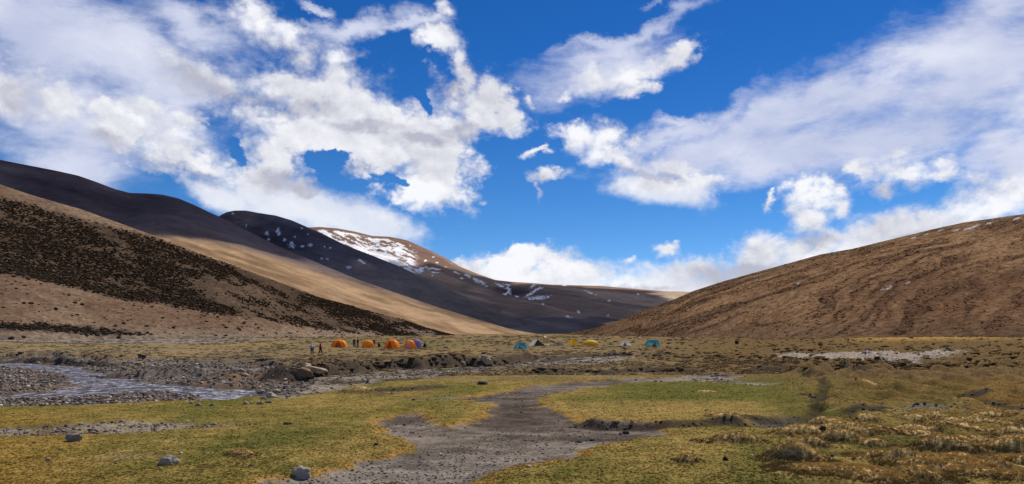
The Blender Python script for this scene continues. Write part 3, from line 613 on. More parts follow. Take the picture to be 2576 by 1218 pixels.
M_cloud = plain('shade_cloud_mat', (.85, .85, .86), 1.0, .03, .01, 0, 0)
N = NT(M_cloud.node_tree); tp = N.new('ShaderNodeBsdfTransparent'); mx = N.new('ShaderNodeMixShader'); mx.inputs[0].default_value = .40       # some sun passes through
N.l.new(N.n['Principled BSDF'].outputs[0], mx.inputs[1]); N.l.new(tp.outputs[0], mx.inputs[2]); N.l.new(mx.outputs[0], N.n['Material Output'].inputs[0])
def samples(name, cond, n, r):
    px, t, x, y, z, qx, qy = HILL[name]; m = cond(qx, qy, np.repeat(t[:, None], len(px), 1)).ravel(); idx = np.nonzero(m)[0]
    X_, Y_, Z_ = x.ravel()[idx], y.ravel()[idx], z.ravel()[idx]; w_ = Y_ / 1.0; w_ = w_ / w_.sum()
    s = rng.choice(len(idx), n, p=w_); return list(zip(X_[s], Y_[s], Z_[s])), list(r * (.8 + .5 * rng.random(n)))
def run(name, cond, n, r):
    p, q = samples(name, cond, n, r); shade_cloud(p, q)
run('left_ridge', lambda px, py, t: (px < 1250) & (px > -900) & (py < bandline(px) - 16) & (t < 1.25), 300, 62)
run('middle_mountain', lambda px, py, t: (t < 1.1) & (t > .35), 190, 85)
run('snowy_mountain', lambda px, py, t: (t < .99) & (px < 1640) & (py > np.interp(px, [500, 800, 930, 1000, 1100, 1200, 1300, 1700], [640, 640, 662, 672, 680, 702, 717, 742])), 330, 90)

# ------------------------------------------------------------------ scattering with geometry nodes
def gn_scatter(name, co, scale, rotz, tint, mat, shape, parent=None):
    me = bpy.data.meshes.new(name); n = len(co); me.vertices.add(n); me.vertices.foreach_set('co', co.astype(np.float32).ravel())
    a = me.attributes.new('sc', 'FLOAT_VECTOR', 'POINT'); a.data.foreach_set('vector', scale.astype(np.float32).ravel())
    r_ = np.zeros((n, 3)); r_[:, 2] = rotz
    a = me.attributes.new('ro', 'FLOAT_VECTOR', 'POINT'); a.data.foreach_set('vector', r_.astype(np.float32).ravel())
    a = me.attributes.new('tint', 'FLOAT_COLOR', 'POINT'); a.data.foreach_set('color', np.c_[tint, np.ones(n)].astype(np.float32).ravel())
    o = add(name, me, parent)
    g = bpy.data.node_groups.new(name, 'GeometryNodeTree'); g.interface.new_socket('Geometry', in_out='INPUT', socket_type='NodeSocketGeometry'); g.interface.new_socket('Geometry', in_out='OUTPUT', socket_type='NodeSocketGeometry')
    nd, lk = g.nodes, g.links; gi = nd.new('NodeGroupInput'); go = nd.new('NodeGroupOutput')
    rj = random.Random(len(name) * 31)
    jv = nd.new('GeometryNodeJoinGeometry')
    for var in range(4):
        jn = nd.new('GeometryNodeJoinGeometry')
        def xf(src, loc, rot, scl):
            tr = nd.new('GeometryNodeTransform'); lk.new(src, tr.inputs['Geometry']); tr.inputs['Translation'].default_value = loc; tr.inputs['Rotation'].default_value = rot; tr.inputs['Scale'].default_value = scl; lk.new(tr.outputs[0], jn.inputs[0])
        if shape == 'tuft':
            cn = nd.new('GeometryNodeMeshCone'); cn.fill_type = 'NONE'; cn.inputs['Vertices'].default_value = 3; cn.inputs['Radius Top'].default_value = 0; cn.inputs['Radius Bottom'].default_value = .09; cn.inputs['Depth'].default_value = 1.0
            for k in range(9):
                rr = rj.uniform(0, .45); th = rj.uniform(0, 6.28); ln = rj.uniform(.12, .75)
                xf(cn.outputs[0], (rr * math.cos(th), rr * math.sin(th), -.05), (ln * math.sin(-th), ln * math.cos(th), 0), (1, 1, rj.uniform(.6, 1.15)))
        else:
            ic = nd.new('GeometryNodeMeshIcoSphere'); ic.inputs['Radius'].default_value = .5; ic.inputs['Subdivisions'].default_value = 2 if shape == 'stone' else 3
            sp = nd.new('GeometryNodeSetPosition'); lk.new(ic.outputs[0], sp.inputs['Geometry'])
            nz = nd.new('ShaderNodeTexNoise'); nz.noise_dimensions = '4D'; nz.inputs['W'].default_value = var * 5.3; nz.inputs['Scale'].default_value = 1.6 if shape == 'stone' else 4.5; nz.inputs['Detail'].default_value = 2
            sb_ = nd.new('ShaderNodeVectorMath'); sb_.operation = 'SUBTRACT'; sb_.inputs[1].default_value = (.5, .5, .5); lk.new(nz.outputs[1], sb_.inputs[0])
            ml = nd.new('ShaderNodeVectorMath'); ml.operation = 'SCALE'; ml.inputs['Scale'].default_value = .9 if shape == 'stone' else 1.1; lk.new(sb_.outputs[0], ml.inputs[0]); lk.new(ml.outputs[0], sp.inputs['Offset'])
            for k in range(1 if shape == 'stone' else 3):
                rr = 0 if k == 0 else .38; th = rj.uniform(0, 6.28); s_ = 1 if k == 0 else rj.uniform(.5, .75)
                xf(sp.outputs[0], (rr * math.cos(th), rr * math.sin(th), .0 if k else .1), (rj.uniform(0, 6), rj.uniform(0, 6), rj.uniform(0, 6)), (s_, s_ * rj.uniform(.7, 1), s_ * rj.uniform(.7, .95)))
        sm_ = nd.new('GeometryNodeSetMaterial'); sm_.inputs['Material'].default_value = mat; lk.new(jn.outputs[0], sm_.inputs['Geometry'])
        ss = nd.new('GeometryNodeSetShadeSmooth'); ss.inputs['Shade Smooth'].default_value = False; lk.new(sm_.outputs[0], ss.inputs[0])
        gti = nd.new('GeometryNodeGeometryToInstance'); lk.new(ss.outputs[0], gti.inputs[0]); lk.new(gti.outputs[0], jv.inputs[0])
    def na(nm, tp):
        x = nd.new('GeometryNodeInputNamedAttribute'); x.data_type = tp; x.inputs['Name'].default_value = nm; return x.outputs[0]
    ip = nd.new('GeometryNodeInstanceOnPoints'); lk.new(gi.outputs[0], ip.inputs['Points']); lk.new(jv.outputs[0], ip.inputs['Instance']); ip.inputs['Pick Instance'].default_value = True
    rv = nd.new('FunctionNodeRandomValue'); rv.data_type = 'INT'; rv.inputs[4].default_value = 0; rv.inputs[5].default_value = 3; lk.new(rv.outputs[2], ip.inputs['Instance Index'])
    lk.new(na('ro', 'FLOAT_VECTOR'), ip.inputs['Rotation']); lk.new(na('sc', 'FLOAT_VECTOR'), ip.inputs['Scale']); lk.new(ip.outputs[0], go.inputs[0])
    md = o.modifiers.new('scatter', 'NODES'); md.node_group = g
    o['kind'] = 'stuff'; return o
M_grass = inst_mat('grass_blades', .9, .45); M_stone = inst_mat('loose_stones', .85); M_scrub = inst_mat('scrub_leaves')
def rand_ground(n, d0, d1, umax=.76, powr=1.0):
    """random ground points, denser nearby (about constant on the picture)"""
    a = rng.random(n); dd = 1 / (1 / d0 ** powr + a * (1 / d1 ** powr - 1 / d0 ** powr)) ** (1 / powr)
    uu = rng.uniform(-umax, umax, n); return uu * dd, dd
# short turf
x, y = rand_ground(150000, 6.2, 40, .78, .9); g = ground(x, y, 'all'); col = ground_color(x, y, g)
ok = (g['path'] < .45) & (g['grav'] < .4) & (g['basin'] < .3) & (g['pit'] < .3) & (g['face'] < .5) & (g['trail'] < .5)
ok &= rng.random(len(x)) < .40 + .3 * sm(fbm(x * 1.4, y * 1.4, 3, 44), -.4, .2)
x, y, col = x[ok], y[ok], col[ok]; gz = g['z'][ok]; hm = sm(g['hum'][ok], .02, .1); n = len(x)
s = (.008 + .011 * rng.random(n)) * (.8 + y / 26) * (1 + .6 * hm); br = 1.1 + .8 * rng.random(n)
tn = col * br[:, None]; dry = rng.random(n) < .12; tn[dry] = tn[dry] * .5 + np.array([.27, .19, .06]) * .65
gn_scatter('turf_grass', np.c_[x, y, gz], np.c_[s * 1.5, s * 1.5, s * (.55 + .4 * rng.random(n))], rng.uniform(0, 6.28, n), tn, M_grass, 'tuft')
# long dry grass on hummocks and banks
x, y = rand_ground(150000, 6.5, 50, .78, .8); g = ground(x, y, 'all')
w_ = .5 * sm(g['hum'], .06, .14) + 3.0 * sm(g['hn'], .06, .2) + g['mead'] * sm(g['tus'], .08, .16) * .7 + .8 * sm(g['path'], .05, .3) * sm(g['path'], .7, .4) * (rng.random(len(x)) < .4)
ok = (rng.random(len(x)) < w_ * .40) & (g['face'] < .6) & (g['basin'] < .3) & (g['grav'] < .3)
x, y, gz, hn_ = x[ok], y[ok], g['z'][ok], g['hn'][ok]; n = len(x); s = (.020 + .020 * rng.random(n)) * (.8 + y / 30)
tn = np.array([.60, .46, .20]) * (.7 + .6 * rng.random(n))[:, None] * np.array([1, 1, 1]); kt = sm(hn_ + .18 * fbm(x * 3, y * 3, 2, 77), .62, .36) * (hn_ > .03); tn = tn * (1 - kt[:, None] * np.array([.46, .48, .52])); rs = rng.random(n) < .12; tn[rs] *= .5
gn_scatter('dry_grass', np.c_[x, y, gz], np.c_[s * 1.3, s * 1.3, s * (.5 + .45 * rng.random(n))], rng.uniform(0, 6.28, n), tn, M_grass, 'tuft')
# pebbles on path, gravel bars and river bed
def stones(name, n0, d0, d1, wf, size, cols, umin=-.78, umax=.78, powr=.9):
    x, y = rand_ground(n0, d0, d1, .78, powr); k = (x / y > umin) & (x / y < umax); x, y = x[k], y[k]; g = ground(x, y, 'all')
    ok = rng.random(len(x)) < wf(x, y, g); x, y, gz = x[ok], y[ok], g['z'][ok]; n = len(x)
    s = size[0] + size[1] * rng.random(n) ** 5; s = s * size[2](y); ci = rng.integers(0, len(cols), n); tn = np.array(cols)[ci] * (.55 + .8 * rng.random(n))[:, None]
    return gn_scatter(name, np.c_[x, y, gz + s * .12], np.c_[s * (.8 + .7 * rng.random(n)), s * (.8 + .5 * rng.random(n)), s * (.45 + .35 * rng.random(n))], rng.uniform(0, 6.28, n), np.clip(tn, 0, .7), M_stone, 'stone')
GC_ = [(.20,.18,.16),(.13,.115,.10),(.27,.24,.21),(.09,.08,.075),(.17,.12,.09),(.22,.20,.20)]
stones('path_gravel', 110000, 6.2, 30, lambda x, y, g: .8 * sm(g['path'], .4, .8) * sm(fbm(x * .8, y * .8, 3, 55), -.5, .3) + .8 * g['pit'], (.007, .030, lambda y: .7 + y / 26), GC_)
stones('gravel_bars', 60000, 11, 110, lambda x, y, g: .95 * g['grav'] * (1 - g['basin']), (.022, .10, lambda y: .5 + y / 50), GC_ + [(.30,.28,.26)])
stones('river_gravel', 190000, 15, 85, lambda x, y, g: g['basin'] * (1 - np.clip(g['water'] * 2.4, 0, .985)), (.026, .12, lambda y: .6 + y / 55), GC_ + [(.40,.37,.34),(.05,.045,.04),(.19,.11,.075)], -.80, -.2)
stones('meadow_stones', 5000, 9, 200, lambda x, y, g: .05 + .12 * (fbm(x * .1, y * .05, 3, 56) > .2), (.014, .06, lambda y: .6 + y / 45), GC_ + [(.42,.40,.38)])
# low dark cushions on the far floor and heather clumps along the banks
x, y = rand_ground(60000, 38, 420, .8, .7); g = ground(x, y, 'all'); f = fbm(x * .12, y * .04, 4, 57)
ok = (rng.random(len(x)) < .12 + .45 * sm(f, 0, .5)) & (g['basin'] < .3) & (g['water'] < .2); x, y = x[ok], y[ok]; gz = g['z'][ok]; c0 = ground_color(x, y, {k: (v[ok] if isinstance(v, np.ndarray) else v) for k, v in g.items()}); n = len(x)
s = (.12 + .25 * rng.random(n)) * (.5 + y / 110); dk = rng.random(n); tn = c0 * (.7 + .7 * dk)[:, None]
gn_scatter('low_cushion_plants', np.c_[x, y, gz], np.c_[s * 1.6, s * 1.3, s * .45], rng.uniform(0, 6.28, n), tn, M_scrub, 'shrub')
x, y = rand_ground(160000, 11, 100, .8, .7); g = ground(x, y, 'all'); ok = (rng.random(len(x)) < g['face'] * .13); x, y, gz = x[ok], y[ok], g['z'][ok]; n = len(x)
s = (.022 + .035 * rng.random(n)) * (.6 + y / 45); tn = np.array([.072, .056, .040]) * (.5 + 1.5 * rng.random(n))[:, None]
gn_scatter('bank_roots', np.c_[x, y, gz], np.c_[s * 1.4, s * 1.2, s * .8], rng.uniform(0, 6.28, n), tn, M_scrub, 'shrub')

# scrub on the left hill and tussocks on the right hill
def hill_points(name, n0, cond):
    px, t, x, y, z, qx, qy = HILL[name]; r, c = x.shape
    u_ = rng.random(n0) * (c - 1.01); v_ = rng.random(n0) * (r - 1.01); i = v_.astype(int); j = u_.astype(int); fi = v_ - i; fj = u_ - j
    def s(a): return (a[i, j] * (1 - fi) + a[i + 1, j] * fi) * (1 - fj) + (a[i, j + 1] * (1 - fi) + a[i + 1, j + 1] * fi) * fj
    T = np.repeat(t[:, None], c, 1); P = s(x), s(y), s(z), s(qx), s(qy), s(T); ok = cond(*P); return [p[ok] for p in P]
def scrub_ok(x, y, z, px, py, T):
    lo = np.interp(px, *scrub_lo); hi = np.interp(px, *scrub_hi); str_ = fbm((z + .45 * x) * .16, x * .022, 4, 60, .6); f = fbm(x * .12, y * .12, 3, 67)
    w_ = sm(py, lo + 5, lo - 8) * sm(py, hi - 6, hi + 12) * sm(str_ + .5 * f, -.40, .18)
    w_ = w_ * (1 - .75 * np.exp(-((py - np.interp(px, [300, 640, 800, 960], [745, 770, 797, 812])) / 7) ** 2) * sm(px, 560, 640) * sm(px, 1000, 940))
    w2 = .5 * sm(py, hi - 40, hi) * sm(str_, .3, .6); low = sm(px, 330, 200) * np.exp(-((py - np.interp(px, [0, 120, 260], [818, 824, 834])) / 8) ** 2) + .6 * sm(px, 280, 330) * sm(px, 400, 370) * np.exp(-((py - 840) / 3) ** 2)
    w3 = .02 * sm(py, 680, 720)
    return (T < 1.02) & (rng.random(len(px)) < np.maximum(np.maximum(w_, w2 * w_), np.maximum(low, w3)))
hx, hy, hz, hpx, hpy, hT = hill_points('scrub_hillside', 150000, scrub_ok); n = len(hx); print('scrub', n)
hs = .38 + .80 * rng.random(n) ** 2; hcol = np.array([.042, .032, .022]) * (.45 + 1.1 * rng.random(n))[:, None]; warm = rng.random(n) < .25; hcol[warm] *= np.array([1.9, 1.5, 1.2])
vis = np.nonzero((hpx > 0) & (hpx < 1160) & (hpy < 860))[0]; big = vis[np.argsort(-(hs / hy)[vis])[:260]]
bigset = np.zeros(n, bool); bigset[big] = True
gn_scatter('hillside_scrub', np.c_[hx, hy, hz][~bigset], (np.c_[hs * 1.3, hs, hs * .62])[~bigset], rng.uniform(0, 6.28, n)[~bigset], hcol[~bigset], M_scrub, 'shrub')
def E_ok(x, y, z, px, py, T):
    s_ = streakE(x, z, y); return (T < 1.0) & (T > .02) & (px < 2700) & (rng.random(len(px)) < .05 + .4 * sm(s_, .05, .4))
ex, ey, ez, epx, epy, eT = hill_points('right_hillside', 210000, E_ok); n = len(ex); print('tussock', n)
es = (.14 + .40 * rng.random(n) ** 2.5); ecol = np.array([.085, .042, .019]) * (.35 + 1.3 * rng.random(n))[:, None]; lt = rng.random(n) < .22; ecol[lt] = np.array([.20, .105, .045]) * (.7 + .5 * rng.random(lt.sum()))[:, None]
gn_scatter('hillside_tussocks', np.c_[ex, ey, ez], np.c_[es * 1.5, es * 1.1, es * .6], rng.uniform(0, 6.28, n), ecol, M_scrub, 'shrub')

# ------------------------------------------------------------------ single shrubs
def rough_ico(sub, seed, amp, freq, cuts=0, flat=None):
    bm = bmesh.new(); bmesh.ops.create_icosphere(bm, subdivisions=sub, radius=.5); r_ = random.Random(seed)
    for k in range(cuts):
        nrm = Vector((r_.gauss(0, 1), r_.gauss(0, 1), r_.gauss(0, .8))).normalized(); off = r_.uniform(.33, .44)
        for v in bm.verts:
            d_ = v.co.dot(nrm) - off
            if d_ > 0: v.co -= nrm * d_ * .92
    from mathutils import noise as mn
    for v in bm.verts:
        q = v.co * freq + Vector((seed * 3.1, seed, 0)); v.co += v.co.normalized() * amp * mn.fractal(q, 1, 2, 4)
    return bm
def to_mesh(bm, name, mat, smooth=False):
    me = bpy.data.meshes.new(name); bm.to_mesh(me); bm.free(); me.materials.append(mat)
    if smooth:
        for p in me.polygons: p.use_smooth = True
    return me
M_shrub = plain('shrub_foliage', (.032, .027, .018), .95, .5, 14, .6, .05, .1)
shrub_me = [to_mesh(rough_ico(3, 11 + k, .22, 3.2), 'shrub', M_shrub) for k in range(3)]
for k, i in enumerate(big):
    o = bpy.data.objects.new('shrub', shrub_me[k % 3]); COL.objects.link(o); o.location = (hx[i], hy[i], hz[i]); s_ = float(hs[i]); o.scale = (s_ * 1.5, s_ * 1.25, s_ * .85); o.rotation_euler = (0, 0, random.uniform(0, 6.28))
    o['label'] = 'low dark shrub among the nearest scrub on the lower left hillside'; o['category'] = 'shrub'; o['group'] = 'dark shrubs at the foot of the left hillside'

# ------------------------------------------------------------------ single rocks
def rock_mat(name, col, col2, scale=9):
    m, N, b = principled(name, .85, .2); tc = N.new('ShaderNodeTexCoord').outputs['Object']
    n = N.noise(tc, scale, 8, .65); n2 = N.noise(tc, scale * 6, 5, .7); n3 = N.noise(tc, 2.5, 3, .5)
    c = N.mix(N.ramp(n, .35, .65), col + (1,), col2 + (1,)); c = N.mix(N.ramp(n2, .58, .7), c, tuple(x * .35 for x in col) + (1,)); c = N.mix(N.m('MULTIPLY', N.ramp(n3, .55, .7), .6), c, (.20, .17, .09, 1))
    N.put(b.inputs['Base Color'], c); bp = N.new('ShaderNodeBump'); bp.inputs['Strength'].default_value = .8; bp.inputs['Distance'].default_value = .02; N.put(bp.inputs['Height'], N.m('ADD', n, N.m('MULTIPLY', n2, .5))); N.put(b.inputs['Normal'], bp.outputs[0]); return m
R_white = rock_mat('pale_rock', (.42,.375,.31), (.28,.245,.20)); R_tan = rock_mat('tan_rock', (.46,.34,.22), (.32,.22,.14)); R_brown = rock_mat('brown_rock', (.20,.125,.075), (.13,.08,.05)); R_dark = rock_mat('dark_clod', (.028,.023,.020), (.045,.036,.028)); R_red = rock_mat('reddish_rock', (.24,.13,.095), (.15,.08,.06)); R_greyr = rock_mat('grey_rock', (.27,.235,.195), (.17,.145,.12))
def rock(px, py, wpx, hpx, mat, label, seed, tilt=0, depth=.8, cuts=5, cat='rock', name='rock', group=None, amp=.16, sub=4):
    p = GP(px, py); s = p.y / F; me = to_mesh(rough_ico(sub, seed, amp, 2.4, cuts), name, mat, smooth=True)
    try: me.set_sharp_from_angle(angle=R(38))
    except Exception: pass
    o = add(name, me); w_, h_ = wpx * s, hpx * s; o.scale = (w_ * 1.12, w_ * depth, h_ * 1.5); o.location = (p.x, p.y + w_ * depth * .35, p.z + h_ * .28); o.rotation_euler = (0, R(tilt), 0)
    o['label'] = label; o['category'] = cat
    if group: o['group'] = group
    return o
rock(755,1207,46,28,R_white,'pale rounded rock beside the gravel path at the bottom edge',3)
rock(417,1170,50,22,R_white,'flat tan-grey rock in the grass, largest at the lower left',5,depth=.6)
rock(181,1113,36,19,R_greyr,'small grey rock in the grass below the gravel strip at left',6)
rock(120,1159,12,8,R_tan,'tiny tan stone in the yellow grass at the lower left',31)
rock(779,937,70,19,R_tan,'long light brown slab leaning at the far bank of the stream',8,tilt=12,depth=.7,cuts=12)
rock(747,946,62,20,R_brown,'brown boulder wedged under the left end of the long slab',9,tilt=8,depth=.9,cuts=9)
rock(820,935,15,14,R_red,'reddish stone on top at the right end of the slab',10)
rock(818,945,12,12,R_red,'reddish upright stone below the right end of the slab',12)
rock(1221,917,25,20,R_tan,'single orange-tan boulder standing at the foot of the dark bank',44,tilt=-24,cuts=4)
rock(1165,921,15,8,R_white,'small pale stone left of the single tan boulder',15)
rock(1590,1071,9,11,R_tan,'upright tan stone under the turf edge of the ditch',16)
rock(1553,1069,12,7,R_tan,'flat tan stone under the turf edge, left of the upright one',17,tilt=25)
rock(1575,1093,15,8,R_dark,'dark stone with pale gravel at the corner of the grey path',18)
rock(1562,1094,9,6,R_greyr,'small grey stone beside the dark stone on the path',19)
rock(1490,1110,13,5,R_dark,'dark clod on the grey path near the grass edge, right one of two',20,cat='clod',name='clod')
rock(1455,1115,14,5,R_dark,'dark clod on the grey path near the grass edge, left one of two',21,cat='clod',name='clod')
rock(1215,968,22,9,R_dark,'dark turf clod on the yellow grass beyond the path',22,cat='clod',name='clod')
rock(722,1070,22,5,R_dark,'flat dark dung patch in the olive grass left of centre',23,cat='dung',name='dung_patch')
rock(945,1121,12,6,R_dark,'small dark clod in the dry grass left of the path',24,cat='clod',name='clod')
rock(2071,1085,14,10,R_dark,'dark clod at the edge of the golden hummocks',25,cat='clod',name='clod')
rock(1826,1160,12,10,R_dark,'dark stone in the green hollow between hummocks',26)
rock(1855,866,9,10,R_dark,'dark upright block at the foot of the right hill',27)
rock(1124,877,14,6,R_white,'low white bag right of the orange tents',28)  # white bag built from the rock mesh
rock(680,1001,26,12,R_white,'pale angular stone at the right end of the stream',29)
rock(655,992,18,10,R_greyr,'grey stone on the bank above the right end of the stream',30)
rock(695,990,16,9,R_tan,'tan stone on the gravel bank right of the stream end',33)
for k in range(36):
    u_ = random.random(); px_ = 30 + 650 * u_; py_ = random.choice([random.uniform(905, 922) + .12 * max(px_ - 250, 0) * .6, random.uniform(1000, 1024) - (4 if px_ > 560 else 0)])
    rock(px_, py_, random.uniform(8, 16), random.uniform(5, 8), random.choice([R_white, R_greyr, R_tan, R_greyr]), 'pale angular stone lying on the gravel beside the stream', 50 + k, sub=3, group='larger stones along the stream bed', name='stone', cat='stone')

# ------------------------------------------------------------------ tents
def fabric(name, col, rough=.6):
    m, N, b = principled(name, rough, .3); tc = N.new('ShaderNodeTexCoord').outputs['Object']; n = N.noise(tc, 2.5, 4, .6)
    N.put(b.inputs['Base Color'], N.mix(N.ramp(n, .3, .7), tuple(x * .82 for x in col) + (1,), col + (1,)))
    bp = N.new('ShaderNodeBump'); bp.inputs['Strength'].default_value = .5; bp.inputs['Distance'].default_value = .06; N.put(bp.inputs['Height'], n); N.put(b.inputs['Normal'], bp.outputs[0])
    tr = N.new('ShaderNodeBsdfTranslucent'); tr.inputs[0].default_value = col + (1,); mx = N.new('ShaderNodeMixShader'); mx.inputs[0].default_value = .45
    N.l.new(b.outputs[0], mx.inputs[1]); N.l.new(tr.outputs[0], mx.inputs[2]); N.l.new(mx.outputs[0], N.n['Material Output'].inputs[0]); return m
F_or = fabric('orange_nylon', (.92,.36,.02)); F_or2 = fabric('deep_orange_nylon', (.62,.12,.015)); F_li = fabric('lilac_nylon', (.42,.33,.58)); F_te = fabric('teal_tarp', (.07,.42,.45)); F_ye = fabric('yellow_nylon', (.95,.62,.02)); F_ye2 = fabric('mustard_nylon', (.80,.52,.03)); F_wh = fabric('white_canvas', (.85,.82,.78)); F_br = fabric('brown_canvas', (.09,.05,.035)); F_bl = fabric('navy_tarp', (.03,.03,.09)); F_pk = fabric('pink_nylon', (.7,.3,.25)); M_door = fabric('dark_opening', (.05,.02,.015)); M_pole = plain('pole_metal', (.10,.09,.09), .5); M_rope = plain('guy_rope', (.3,.28,.25), .8, bump=0); F_ltp = fabric('pale_fly', (.75,.50,.35))
def tube(bm, pts, r, seg=5):
    rings = []
    for i, p in enumerate(pts):
        p = Vector(p); a = Vector(pts[max(i - 1, 0)]); b_ = Vector(pts[min(i + 1, len(pts) - 1)]); t = (b_ - a).normalized(); s = t.orthogonal().normalized(); q = t.cross(s)
        rings.append([bm.verts.new(p + (s * math.cos(k / seg * 6.2832) + q * math.sin(k / seg * 6.2832)) * r) for k in range(seg)])
    for a, b_ in zip(rings, rings[1:]):
        for k in range(seg): bm.faces.new((a[k], a[(k + 1) % seg], b_[(k + 1) % seg], b_[k]))
def thing(name, p, label, cat, rz=0, group=None):
    o = bpy.data.objects.new(name, None); COL.objects.link(o); o.location = p; o.rotation_euler = (0, 0, rz); o.empty_display_size = .5; o['label'] = label; o['category'] = cat
    if group: o['group'] = group
    return o
def dome_surface(L, Wd, H, th, t, sq=.12, pw=.80):
    """point of a dome tent: th round the base, t 0 base .. 1 top"""
    R_ = 1 + sq * math.cos(4 * th - math.pi) * (1 - t); c = math.cos(t * math.pi / 2); return (L / 2 * R_ * math.cos(th) * c ** pw if c > 1e-6 else 0, Wd / 2 * R_ * math.sin(th) * c ** pw if c > 1e-6 else 0, H * math.sin(t * math.pi / 2))
def dome_tent(px0, px1, pyt, pyb, fly, trim, label, rz=0., group=None, door_a=None, name='dome_tent'):
    p = GP((px0 + px1) / 2, pyb); s = p.y / F; L = (px1 - px0) * s; H = (pyb - pyt) * s; Wd = L * .85; p = Vector((p.x, p.y + Wd * .3, p.z - .03))
    t0 = thing(name, p, label, 'tent', rz, group)
    bm = bmesh.new(); n, m_ = 40, 12; rows = []
    for j in range(m_ + 1):
        if j == m_: rows.append([bm.verts.new((0, 0, H))]); break
        rows.append([bm.verts.new(dome_surface(L, Wd, H * (1 - .035 * abs(math.sin(2 * (k / n * 6.2832)))), k / n * 6.2832, j / m_)) for k in range(n)])
    for a, b_ in zip(rows, rows[1:]):
        for k in range(n):
            if len(b_) == 1: bm.faces.new((a[k], a[(k + 1) % n], b_[0]))
            else: bm.faces.new((a[k], a[(k + 1) % n], b_[(k + 1) % n], b_[k]))
    add('rainfly', to_mesh(bm, 'rainfly', fly, True), t0)
    for k in range(2):
        bm = bmesh.new(); th = math.pi / 4 + k * math.pi / 2; pts = [Vector(dome_surface(L, Wd, H, th, j / 10)) * 1.012 for j in range(10)] + [Vector((0, 0, H * 1.012))] + [Vector(dome_surface(L, Wd, H, th + math.pi, j / 10)) * 1.012 for j in range(9, -1, -1)]
        tube(bm, pts, .022); add('pole', to_mesh(bm, 'pole', trim), t0)
    da = -math.pi / 2 if door_a is None else R(door_a)
    bm = bmesh.new(); rows = []
    for j in range(7):
        hw = .38 * (1 - (j / 6.4) ** 2); rows.append([bm.verts.new(Vector(dome_surface(L, Wd, H, da + hw * (i / 4 - .5) * 2, j / 6 * .55)) * 1.02) for i in range(5)])
    for a, b_ in zip(rows, rows[1:]):
        for i in range(4): bm.faces.new((a[i], a[i + 1], b_[i + 1], b_[i]))
    add('door', to_mesh(bm, 'door', trim, True), t0)
    for k in range(4):
        th = math.pi / 4 + k * math.pi / 2; a = Vector(dome_surface(L, Wd, H, th, .45)); b_ = Vector(dome_surface(L, Wd, H, th, 0)) * 1.35; b_.z = 0; bm = bmesh.new(); tube(bm, [a, b_], .012, 3); add('guy_line', to_mesh(bm, 'guy_line', M_rope), t0)
    return t0
G1 = 'orange dome tents in a row on the left of the camp'
dome_tent(831,872,853.5,874,F_or,F_or2,'orange dome tent, leftmost of the row, left of two dark figures',0,G1)
dome_tent(907,941,855,875,F_or,F_ye2,'orange dome tent with yellowish front beside the person in red',.3,G1)
dome_tent(966,1005,853,877,F_or,F_or2,'largest orange dome tent, right of the crouching dark figure',-.35,G1)
dome_tent(1014,1046,855,878,F_or,F_ltp,'orange dome tent with pale trim in front of the lilac tent',.5,G1,door_a=-120)
dome_tent(1034,1061,853,874,F_li,F_li,'lilac dome tent behind the rightmost orange tent',.2)
